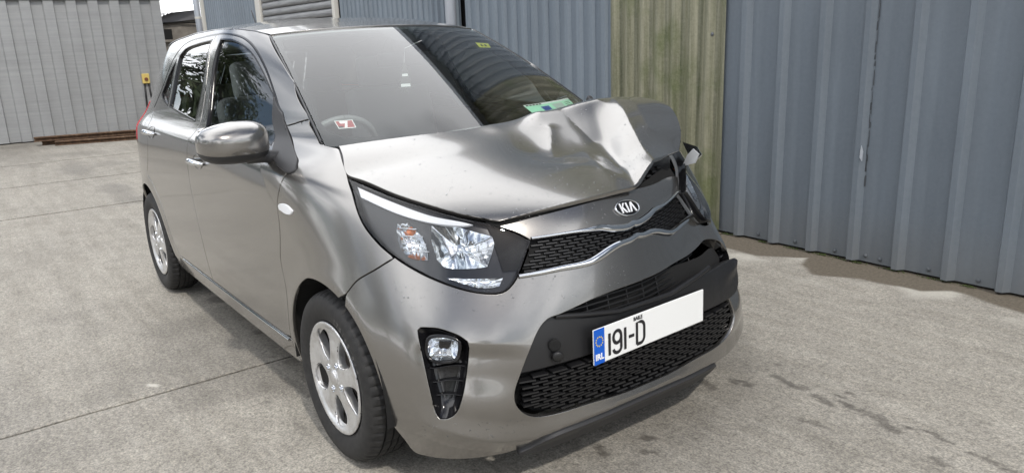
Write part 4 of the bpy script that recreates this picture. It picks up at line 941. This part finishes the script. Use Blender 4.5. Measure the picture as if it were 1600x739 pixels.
drops('rain_drops', SR, lambda r: (r.uniform(.36, .60), r.uniform(.24, .30)), 60, bp_, None, 7)
# --- emblem
def on_nose(u, z):
    q = CR(np.array([u]), np.array([z]))[0]; n = normals_of(CR, np.array([u]), np.array([z]))[0]; return Vector(q), Vector(n)
q, n = on_nose(0., .817); yv = Vector((0, 1, 0)); up_ = n.cross(yv).normalized(); yv = up_.cross(n).normalized()
if up_.z < 0: up_ = -up_
def frame_obj(o, q, ex, ey, ez):
    M = Matrix.Identity(4)
    for i in range(3): M[i][0] = ex[i]; M[i][1] = ey[i]; M[i][2] = ez[i]; M[i][3] = q[i]
    o.matrix_local = M
a_, b_ = .0555, .0285
ell = lambda k, h, n=48: [(a_*k*math.cos(t), b_*(1-(1-k)*a_/b_)*math.sin(t), h) for t in np.linspace(0, 2*math.pi, n, endpoint=False)]
emb = MB(); n_ = 48
R_ = [ell(1.0, 0), ell(.995, .004), ell(.97, .0065), ell(.945, .0062), ell(.925, .004)]
emb.V = [v for r in R_ for v in r]; emb.F = [(i*n_+j, i*n_+(j+1) % n_, (i+1)*n_+(j+1) % n_, (i+1)*n_+j) for i in range(4) for j in range(n_)]
emblem = emb.build('emblem', MT['chrome'], CAR, smooth=True); frame_obj(emblem, q+n*.0, yv, up_, n)
mb = MB(); mb.V = ell(.926, .0042)+[(0, 0, .0055)]; mb.F = [(j, (j+1) % n_, n_) for j in range(n_)]; mb.build('emblem_field', MT['gloss'], emblem, smooth=True)
mb = MB()
def stroke(pts): mb.prism([(x, y, .005) for x, y in pts], (0, 0, .0022))
Hh = .0165; k_ = .0055
stroke([(-.034, -Hh), (-.034+k_, -Hh), (-.034+k_, Hh), (-.034, Hh)])
stroke([(-.0285, -.001), (-.0165, -Hh), (-.0095, -Hh), (-.0225, .003)])
stroke([(-.0285, -.002), (-.0235, .0015), (-.0105, Hh), (-.0175, Hh)])
stroke([(-.0055, -Hh), (-.0055+k_+.0005, -Hh), (-.0055+k_+.0005, Hh), (-.0055, Hh)])
stroke([(.0045, -Hh), (.0105, -Hh), (.0195, .008), (.0165, Hh)])
stroke([(.0165, Hh), (.0195, .008), (.0285, -Hh), (.0345, -Hh), (.0235, Hh)])
mb.build('emblem_letters', MT['white'], emblem)
# --- number plate
PLQ = Vector((.6640, .0085, .4560)); yaw = .04
plate = MB(); plate.box((0, 0, 0), (.006, .520, .111), bev=.002); plate = plate.build('number_plate', mat('plate_white', (.82, .83, .82), .35), CAR)
plate.location = PLQ; plate.rotation_euler = (0, -.02, yaw)
bl = mat('plate_blue', (.0, .10, .55), .35); MB().box((.0034, -.238, 0), (.0008, .044, .110)).build('plate_band', bl, plate)
FX = .0042
def text(name, s, size, loc, mtl, parent, ext=.0004, sx=1., align='CENTER', bold=0.):
    c = bpy.data.curves.new(name, 'FONT'); c.body = s; c.size = size; c.extrude = ext; c.align_x = align; c.align_y = 'CENTER'; c.offset = bold
    t = bpy.data.objects.new(name+'_tmp', c); COL.objects.link(t); dg = bpy.context.evaluated_depsgraph_get(); me = bpy.data.meshes.new_from_object(t.evaluated_get(dg))
    bpy.data.objects.remove(t); me.materials.clear(); me.materials.append(mtl)
    o = bpy.data.objects.new(name, me); link(o, parent); o.location = loc
    o.matrix_local = Matrix.Translation(loc) @ Matrix(((0, 0, 1, 0), (1, 0, 0, 0), (0, 1, 0, 0), (0, 0, 0, 1))) @ Matrix.Scale(sx, 4, (1, 0, 0)); return o
ink = mat('plate_ink', (.012, .012, .014), .5); yel = mat('plate_yellow', (.8, .6, .02), .4); wht = mat('plate_print_white', (.85, .85, .85), .4)
def glyph(strokes, x0, w, h, parent, name):
    mb = MB()
    for pts in strokes:
        mb.tube([(FX, x0+px*w, -.006+(py-.5)*h) for px, py in pts], .0055, 6)
    o = mb.build(name, ink, parent); o.scale = (.1, 1, 1); o.location = (FX*.9, 0, 0); return o
cirq = lambda cx, cy, rx, ry, a0, a1, n=12: [(cx+rx*math.cos(math.radians(a)), cy+ry*math.sin(math.radians(a))) for a in np.linspace(a0, a1, n)]
g1 = [[(.5, 0), (.5, 1)]]
g9 = [cirq(.5, .72, .5, .28, 0, 360, 18), [(1, .72), (1, .25)]+cirq(.5, .2, .5, .2, 0, -180, 10)]
gd = [[(.5, .5), (0, .5)]]
gD = [[(0, 0), (0, 1), (.5, 1)]+cirq(.5, .72, .5, .28, 90, 0, 6)+cirq(.5, .28, .5, .28, 0, -90, 6)+[(0, 0)]]
for gg, x0, w in ((g1, -.205, .02), (g9, -.178, .034), (g1, -.136, .02), ([[(0, .5), (1, .5)]], -.110, .024), (gD, -.073, .034)): glyph(gg, x0, w, .070, plate, 'plate_character')
text('county_text', 'BAILE', .0165, (FX, -.068, .0435), ink, plate, bold=.0004)
text('country_text', 'IRL', .026, (.0042, -.238, -.033), wht, plate, bold=.001)
mb = MB()
for k in range(12):
    a = k*math.pi/6; c = Vector((FX, -.238+.0145*math.cos(a), .016+.0145*math.sin(a)))
    pts = [c+Vector((0, (.0034 if i % 2 == 0 else .0014)*math.sin(i*math.pi/5), (.0034 if i % 2 == 0 else .0014)*math.cos(i*math.pi/5))) for i in range(10)]
    mb.prism(pts, (.0003, 0, 0))
mb.build('star_ring', yel, plate)
# --- wheels
tyre = MB(); prof = []
half = [(.186, -.066), (.192, -.073), (.205, -.0795), (.225, -.0865), (.245, -.0880), (.262, -.0845), (.274, -.0775), (.2815, -.068), (.2855, -.058), (.2875, -.049), (.2876, -.0440), (.281, -.0432), (.281, -.0372), (.2888, -.0364), (.2895, -.0150), (.282, -.0142), (.282, -.0090), (.2895, -.0082)]
prof = half+[(r, -y) for r, y in half[::-1]]
n = 216; Vt = []; Ft = []; m_ = len(prof)
for k in range(n):
    q = 2*math.pi*k/n
    for i, (r, y) in enumerate(prof):
        rr = r; sh = abs(y)
        if .0445 < sh < .076 and r > .27 and k % 4 == 0: rr -= .0055
        elif .008 < sh < .0365 and r > .286 and k % 6 in (0,): rr -= .004
        Vt.append((rr*math.cos(q), y, rr*math.sin(q)))
for k in range(n):
    k2 = (k+1) % n
    for i in range(m_-1): Ft.append((k*m_+i, k*m_+i+1, k2*m_+i+1, k2*m_+i))
tyre.add(Vt, Ft)
def rim_y(r, a):
    """outer face of the wheel as height outwards"""
    r = np.asarray(r, float)
    y = np.interp(r, [0, .030, .034, .07, .10, .13, .155, .168, .176, .184, .190, .194], [.018, .018, .014, .012, .008, .004, .006, .011, .017, .020, .019, .012])
    return y
def P_rim(a, b):
    a = np.asarray(a, float); b = np.asarray(b, float); r = np.hypot(a, b); th = np.arctan2(b, a)
    sp = .004*np.cos(5*(th-math.pi/2))*sst(.06, .10, r)*(1-sst(.15, .175, r))
    return np.stack([a, -(rim_y(r, th)+sp), b], -1)
ro_ = [(.193*math.cos(t), .193*math.sin(t)) for t in np.linspace(0, 2*math.pi, 120, endpoint=False)]
hs = []
for k in range(5):
    th = math.pi/2+math.pi/5+k*2*math.pi/5; pts = []
    for t in np.linspace(0, 2*math.pi, 40, endpoint=False):
        rad = .1175+.0535*math.sin(t); wd = .051*math.cos(t)*(.80+.34*math.sin(t))
        pts.append((rad*math.cos(th)-wd*math.sin(th), rad*math.sin(th)+wd*math.cos(th)))
    hs.append(pts)
WH = {}
def make_wheel(name, parent):
    w = empty(name, parent=parent)
    t = tyre.build('tyre', MT['rubber'], w, smooth=False, auto=28)
    mbt = MB(); mbt.tube([(0, 0, 0), (0, 0, .001)], .001, 3)
    r_ = panel('rim', P_rim, ro_, hs, h=.0075, mtl=MT['alloy'], parent=w, ref=(0, -1, 0), gap=0, thick=.030, bev=.004)
    r_.location = (0, -.062, 0)
    MB().lathe([(.190, -.070), (.184, -.066), (.178, -.050), (.168, -.01), (.165, .07), (.176, .08)], 72).build('rim_barrel', mat('shade_dark_barrel', (.07, .066, .062), .55, .5), w, smooth=True)  # barrel colour darkened to carry the shade inside the wheel openings
    MB().lathe([(.02, .012), (.115, .012), (.118, .016), (.118, .026), (.02, .026)], 48).build('brake_disc', MT['steel'], w, auto=40)
    MB().lathe([(.001, .03), (.17, .03)], 32).build('inner_dark', MT['void'], w)
    mb = MB(); mb.lathe([(.0005, -.0845), (.020, -.084), (.0265, -.082), (.028, -.076)], 40); mb.build('centre_cap', MT['alloy'], w, smooth=True)
    for k in range(4):
        th = math.pi/4+.35+k*math.pi/2; c = (.050*math.cos(th), -.066, .050*math.sin(th))
        mb = MB(); mb.lathe([(.0005, -.016), (.006, -.0155), (.0085, -.012), (.009, .0)], 6, c=c); mb.lathe([(.012, -.0115), (.0135, -.0085), (.010, -.009), (.010, .0)], 20, c=c); mb.build('wheel_nut', MT['chrome'], w, auto=30)
    return w
wh = make_wheel('wheel', CAR)
def dup(o, parent):
    c = o.copy(); COL.objects.link(c); c.parent = parent
    for ch in list(o.children): dup(ch, c)
    return c
wh.location = (0, -.703, .2885)
for i, (x, y) in enumerate(((-2.4, -.707), (0, .703), (-2.4, .707))):
    w = dup(wh, CAR); w.location = (x, y, .2885); w.rotation_euler = (0, .5+i, math.pi if y > 0 else 0)
# sidewall lettering on the near front tyre
rub2 = mat('raised_tyre_lettering', (.085, .083, .08), .8)
def arc_text(s, r, a0, size, y):
    a = a0
    for ch in s:
        if ch != ' ':
            c = bpy.data.curves.new('t', 'FONT'); c.body = ch; c.size = size; c.extrude = .0006; c.align_x = 'CENTER'; c.offset = .0004
            t = bpy.data.objects.new('t', c); COL.objects.link(t); me = bpy.data.meshes.new_from_object(t.evaluated_get(bpy.context.evaluated_depsgraph_get())); bpy.data.objects.remove(t)
            me.materials.clear(); me.materials.append(rub2); o = bpy.data.objects.new('sidewall_character', me); link(o, wh)
            ex = Vector((math.sin(a), 0, -math.cos(a))); ey = Vector((math.cos(a), 0, math.sin(a))); ez = Vector((0, -1, 0)); frame_obj(o, Vector((r*math.cos(a), y, r*math.sin(a))), ex, ey, ez)
        a -= size*.78/r
arc_text('175/65 R14', .2215, math.radians(72), .026, -.0874)
# wheel housings
for cx in (0, -2.4):
    for sg in (-1, 1):
        A = np.array([[(cx+.352*math.cos(t), sg*w, .289+.352*math.sin(t)) for t in np.linspace(-.12, math.pi+.12, 30)] for w in (.775, .70, .50)])
        mb = MB(); mb.grid(A); mb.add([A[2][i] for i in range(30)], [tuple(range(30))]); mb.build('wheel_housing', MT['void'], CAR)
mb = MB(); mb.box((-1.12, 0, .215), (3.2, 1.30, .05)); mb.build('floor_pan', MT['void'], CAR)
# near-black shell added behind the panel joints to block light
for P, sg in ((SR, 1), (SL, -1)):
    sh = xz([(.28, .66), (.33, .60), (.34, .20)])[:0]+xz([(x, .22) for x in np.linspace(-.37, -1.98, 12)])+xz(arc(-2.4, .289, .36, -5, 185, 20))+[(2.7, .25)]+[(2.7, z) for z in np.linspace(.3, 1.0, 8)]+xz([(-2.4, 1.02)]+[(x, .985) for x in np.linspace(-2.2, -.5, 14)]+[(-.3, .93), (-.1, .93), (.05, .90), (.15, .83), (.2, .74)])+xz(arc(0, .289, .36, 58, 185, 18))
    panel('light_block_shell', P, sh, h=.05, mtl=MT['void'], parent=CAR, depth=.022, thick=0, bound=False)
# pillar backing behind the door seams
    pk = rail[r5:]+xz([(-2.40, 1.06)])+xz([(x, zedge(x)-.004) for x in np.linspace(-2.45, -1.0, 30)])+[uz(float(P_wind(1., t)[0])-.03, float(P_wind(1., t)[2])-.004) for t in np.linspace(.97, .22, 14)]
    panel('pillar_shell', P, poff(P, pk, -.002), [], h=.03, mtl=MT['void'], parent=CAR, depth=.016, thick=0, bound=False)
    bpz = xz([(-1.34, 1.0), (-1.48, 1.40), (-1.60, 1.40), (-1.47, 1.0)]); panel('door_pillar', P, bpz, h=.03, mtl=MT['dash'], parent=CAR, depth=.03, thick=0, bound=False)
# --- door mirrors
def mirror(sg):
    c = Vector((-.42, sg*.878, 1.036)); hw, hh, dp = .118, .070, .085
    body = []; nA, nR = 48, 14; V = []; F = []; F2 = []
    def ring(k, fx):
        out = []
        for j in range(nA):
            a = 2*math.pi*j/nA; ca, sa = math.cos(a), math.sin(a); e = 3.5
            r = (abs(ca)**e+abs(sa)**e)**(-1/e); yy = r*ca*hw*k; zz = r*sa*hh*k
            zz *= (1-.24*max(0, yy/hw)) if zz > 0 else (1-.10*max(0, yy/hw))
            out.append((c.x+fx, c.y+sg*yy, c.z+zz))
        return out
    ks = np.linspace(0, 1, nR); rows = []
    for k in ks[1:]:
        rows.append(ring(k, dp*(1-k**2.6)**.55))
    rows.append(ring(1.0, -.03)); rows.append(ring(.96, -.045)); rows.append(ring(.90, -.046))
    zc = c.z-hh*.36
    V = [(c.x+dp, c.y, c.z)]+[v for r in rows for v in r]
    for j in range(nA): F.append((0, 1+j, 1+(j+1) % nA))
    for i in range(len(rows)-1):
        for j in range(nA):
            f = (1+i*nA+j, 1+(i+1)*nA+j, 1+(i+1)*nA+(j+1) % nA, 1+i*nA+(j+1) % nA)
            F.append(f)
    M_ = empty('door_mirror', parent=CAR)
    mb = MB(); mb.V = V; mb.F = F; o1 = mb.build('mirror_cap', PT, M_, smooth=True)
    mb = MB(); mb.V = [(c.x+(v[0]-c.x)*.985, c.y+(v[1]-c.y)*.985, v[2]-.0015) for v in V]; mb.F = F+F2; o2 = mb.build('mirror_housing', MT['trim'], M_, smooth=True)
    for o in (o1, o2):
        bm = bmesh.new(); bm.from_mesh(o.data)
        if o is o1: bmesh.ops.bisect_plane(bm, geom=bm.verts[:]+bm.edges[:]+bm.faces[:], plane_co=(c.x, c.y, zc), plane_no=(.12, 0, 1), clear_inner=True)
        bmesh.ops.delete(bm, geom=[v for v in bm.verts if not v.link_faces], context='VERTS'); bmesh.ops.recalc_face_normals(bm, faces=bm.faces)
        bm.faces.ensure_lookup_table()
        if sum(1 for f in bm.faces if f.normal.dot(f.calc_center_median()-c) > 0) < len(bm.faces)/2: bmesh.ops.reverse_faces(bm, faces=bm.faces)
        bm.to_mesh(o.data); bm.free()
    mb = MB(); mb.tube([(c.x-.005, c.y-sg*.04, c.z-.055), (c.x-.008, c.y-sg*.10, c.z-.058), (c.x-.012, c.y-sg*.155, c.z-.070), (c.x-.012, c.y-sg*.18, c.z-.085)], [.022, .023, .026, .03], 14); mb.build('mirror_arm', MT['trim'], M_, smooth=True)
    mb = MB(); A = [(c.x-.044, c.y+sg*v[0], c.z+v[1]) for v in [(-.10, -.055), (.10, -.05), (.10, .055), (-.095, .055)]]; mb.add(A, [(0, 1, 2, 3)]); mb.build('mirror_glass', MT['chrome'], M_)
mirror(-1)
# --- cabin
def cushion(name, c, d, rot=0, parent=None, m=MT['seat'], bev=.05):
    bm = bmesh.new(); bmesh.ops.create_cube(bm, size=1); bmesh.ops.scale(bm, vec=d, verts=bm.verts)
    bmesh.ops.bevel(bm, geom=bm.edges[:], offset=bev, segments=4, affect='EDGES', profile=.6)
    bmesh.ops.rotate(bm, matrix=Matrix.Rotation(rot, 3, 'Y'), verts=bm.verts); bmesh.ops.translate(bm, vec=c, verts=bm.verts)
    me = bpy.data.meshes.new(name); bm.to_mesh(me); bm.free(); me.materials.append(m); me.polygons.foreach_set('use_smooth', [True]*len(me.polygons))
    return link(bpy.data.objects.new(name, me), parent)
for sg in (-1, 1):
    st = empty('front_seat', parent=CAR)
    cushion('seat_cushion', (-1.25, sg*.34, .52), (.50, .48, .16), 0, st); cushion('backrest', (-1.53, sg*.34, .82), (.14, .48, .60), -.25, st)
    cushion('headrest', (-1.66, sg*.34, 1.19), (.10, .27, .18), -.15, st, bev=.04)
cushion('rear_seat', (-2.15, 0, .55), (.45, 1.15, .18), 0, CAR); cushion('rear_backrest', (-2.38, 0, .80), (.12, 1.15, .52), -.25, CAR)
for sg in (-1, 1): cushion('rear_headrest', (-2.47, sg*.34, 1.08), (.09, .24, .13), -.1, CAR, bev=.035)
X = np.array([[( -.13-.50*t-.10*(1-t)*(s*s), s*.60, .985-.02*t-.05*max(0, t-.85)/.15+.008*math.sin(4*s)) for s in np.linspace(-1, 1, 24)] for t in np.linspace(0, 1, 12)])
da = MB(); da.grid(X); X2 = np.array([[(-.63-.02*t, s*.60, .915-.35*t) for s in np.linspace(-1, 1, 24)] for t in np.linspace(0, 1, 4)]); da.grid(X2); da.build('dashboard', MT['dash'], CAR, smooth=True)
mb = MB(); cw = Vector((-.80, -.34, .90)); Rm = Matrix.Rotation(-1.05, 3, 'Y')
mb.tube([tuple(cw+Rm @ Vector((.175*math.cos(a), .175*math.sin(a), 0))) for a in np.linspace(0, 2*math.pi, 41)], .014, 10, cap=False)
for a in (math.pi, -.9+math.pi/2+1.57, math.pi+1.57):
    mb.tube([tuple(cw), tuple(cw+Rm @ Vector((.17*math.cos(a), .17*math.sin(a), 0)))], [.035, .014], 8)
mb.tube([tuple(cw), (-.60, -.34, .80)], .035, 10); mb.build('steering_wheel', mat('steering_wheel_grip', (.20, .20, .205), .5), CAR, smooth=True)
q = P_wind(np.array([.0]), np.array([.80]))[0]; cushion('rear_view_mirror', (q[0]-.10, 0, q[2]-.07), (.035, .22, .06), .2, CAR, MT['trim'], .015)
# stickers inside the glass
def wpatch(name, st, mtl, parent, d): return panel(name, P_wind, st, h=.03, mtl=mtl, parent=parent, depth=d, thick=0, gap=0, bound=False, bev=0, ref=up)
def bil(q, a, b): q = [np.array(k) for k in q]; return tuple((1-a)*(1-b)*q[0]+a*(1-b)*q[1]+a*b*q[2]+(1-a)*b*q[3])
def sub(q, pts): return [bil(q, a, b) for a, b in pts]
rq = [(-.893, .138), (-.800, .142), (-.803, .082), (-.890, .078)]
stk = wpatch('red_sticker', rq, wht, ws, .0062)
wpatch('sticker_print', sub(rq, [(.05, .08), (.95, .08), (.95, .92), (.05, .92)]), mat('sticker_red', (.35, .03, .03), .5), stk, .0060)
wpatch('sticker_print', sub(rq, [(.22, .12), (.70, .12), (.52, .90), (.36, .90), (.50, .40), (.24, .40)]), wht, stk, .0058)
wpatch('sticker_print', sub(rq, [(.05, .72), (.30, .72), (.30, .92), (.05, .92)]), ink, stk, .0057)
gq = [(.331, .139), (.876, .136), (.844, .058), (.337, .065)]
gstk = wpatch('insurance_disc', gq, mat('pale_green_paper', (.42, .72, .55), .6), ws, .0062)
wpatch('disc_print', sub(gq, [(.0, .0), (1, .0), (1, .16), (.0, .16)]), wht, gstk, .0060)
wpatch('disc_print', sub(gq, [(.25, .40), (.42, .38), (.42, .88), (.27, .9)]), mat('disc_blue', (.02, .05, .3), .5), gstk, .0060)
wpatch('disc_print', sub(gq, [(.50, .30), (.74, .28), (.76, .90), (.52, .92)]), mat('disc_grey', (.45, .5, .48), .6), gstk, .0060)
for k in range(5): wpatch('disc_print', sub(gq, [(.03+.06*k, .05), (.075+.06*k, .05), (.075+.06*k, .17), (.03+.06*k, .17)]), ink, gstk, .0057)
for k in range(3): wpatch('disc_print', sub(gq, [(.80, .35+.17*k), (.95, .35+.17*k), (.95, .40+.17*k), (.80, .40+.17*k)]), ink, gstk, .0060)
yq = [(.686, .79), (.86, .785), (.80, .725), (.650, .728)]
ys = wpatch('yellow_sticker', yq, mat('sticker_yellow', (.62, .62, .05), .5), ws, .0062)
for a, b in ((.25, .40), (.55, .72)): wpatch('sticker_print', sub(yq, [(a, .3), (b, .3), (b, .8), (a, .8)]), ink, ys, .0058)
# ---------------------------------------------------------------- air freshener hanging from the rear view mirror
fr = empty('air_freshener', (-.66, -.069, 1.199)); tag(fr, 'dark tree-shaped air freshener card hanging inside the windscreen', 'air freshener')
pts = [(-.006, -.062), (.006, -.062), (.006, -.045), (.034, -.045), (.018, -.020), (.028, -.018), (.013, .008), (.022, .010), (.009, .032), (.015, .034), (0, .062), (-.015, .034), (-.009, .032), (-.022, .010), (-.013, .008), (-.028, -.018), (-.018, -.020), (-.034, -.045), (-.006, -.045)]
MB().prism([(0, y, z) for y, z in pts], (.003, 0, 0)).build('card', mat('card_dark', (.03, .035, .03), .7), fr)
MB().box((.0035, 0, -.030), (.0012, .040, .012)).build('label_band', wht, fr); MB().box((.0035, 0, .012), (.0012, .024, .010)).build('label_band', wht, fr)
MB().tube([(.0015, 0, .062), (-.02, .01, .12), (-.10, .10, .15)], .0008, 5).build('cord', wht, fr)
fr.rotation_euler = (0, 0, -.35)
# ---------------------------------------------------------------- trees beyond the yard, seen mirrored in the car's windows and flanks
bk = mat('bark', (.06, .045, .035), .9); lf = mat('conifer_foliage', (.035, .055, .022), .75); nn = noise(lf, 1.2, 4); lk(lf, ramp(lf, nn, [(.3, (.018, .032, .012)), (.7, (.060, .085, .030))]), bsdf(lf).inputs['Base Color'])
def tree(seed, H, spread, nb, dens):
    r = np.random.RandomState(seed); tr = MB(); tr.tube([(0, 0, 0), (.08, .03, H*.35), (-.05, .1, H*.7), (.05, .0, H)], [.30, .22, .12, .03], 9)
    Q = []
    for b in range(nb):
        z = H*(.18+.80*(b/nb)); L = spread*(1-.72*(b/nb))*r.uniform(.7, 1.15); a = b*2.4+r.uniform(-.4, .4); pts = []
        for t in np.linspace(0, 1, 6): pts.append((L*t*math.cos(a+.2*t), L*t*math.sin(a+.2*t), z+.10*L*math.sin(3*t)+r.uniform(-.05, .05)))
        tr.tube(pts, [.07*(1-.8*t) for t in np.linspace(0, 1, 6)], 5)
        for i in range(dens):
            t = r.uniform(.25, 1.05); c = np.array([L*t*math.cos(a+.2*t), L*t*math.sin(a+.2*t), z+.10*L*math.sin(3*t)]); w = .30+.35*(1-abs(t-.6))
            c = c+np.array([r.normal(0, w), r.normal(0, w), r.normal(.02, .10)]); s = r.uniform(.05, .13)
            u = r.normal(size=3); u[2] *= .4; u /= np.linalg.norm(u); v = np.cross(u, r.normal(size=3)); v /= np.linalg.norm(v)
            Q.append([c-u*s*1.6, c+v*s*.5, c+u*s*1.6, c-v*s*.5])
    return tr, np.array(Q)
def make(seed, H, sp, nb, dn, loc, label, group=None):
    tr, Q = tree(seed, H, sp, nb, dn); T = empty('conifer_tree', loc); tag(T, label, 'tree', group); tr.build('trunk', bk, T, smooth=True)
    n = len(Q); mk('crown', Q.reshape(-1, 3), [(4*i, 4*i+1, 4*i+2, 4*i+3) for i in range(n)], lf, T, smooth=False); return T
make(5, 8.5, 3.6, 44, 330, (-19.0, -6.6, 0), 'large dark conifer with layered branches mirrored in the side windows')
t2 = make(9, 6.5, 3.0, 34, 260, (-17, -13.5, 0), 'dark conifer beyond the hoarding, left of the large one')
GR = 'row of dark trees across the yard'
t3 = None
for i, (x, y, s) in enumerate(((-9, -17, .8), (-4, -18.5, .95), (1.5, -17.5, .8), (7, -18, .9), (13, -16, .85), (16, -9, .8))):
    if t3 is None: t3 = make(21, 7, 3.3, 30, 240, (x, y, 0), 'dark tree in the row across the yard, mirrored in the car flank', GR); c = t3
    else:
        c = t3.copy(); COL.objects.link(c)
        for ch in t3.children: d = ch.copy(); COL.objects.link(d); d.parent = c
        c.location = (x, y, 0); c.rotation_euler = (0, 0, i*1.3)
    c.scale = (s, s, s); c['label'] = 'dark tree in the row across the yard, %s from the hoarding end' % ('first', 'second', 'third', 'fourth', 'fifth', 'sixth')[i]
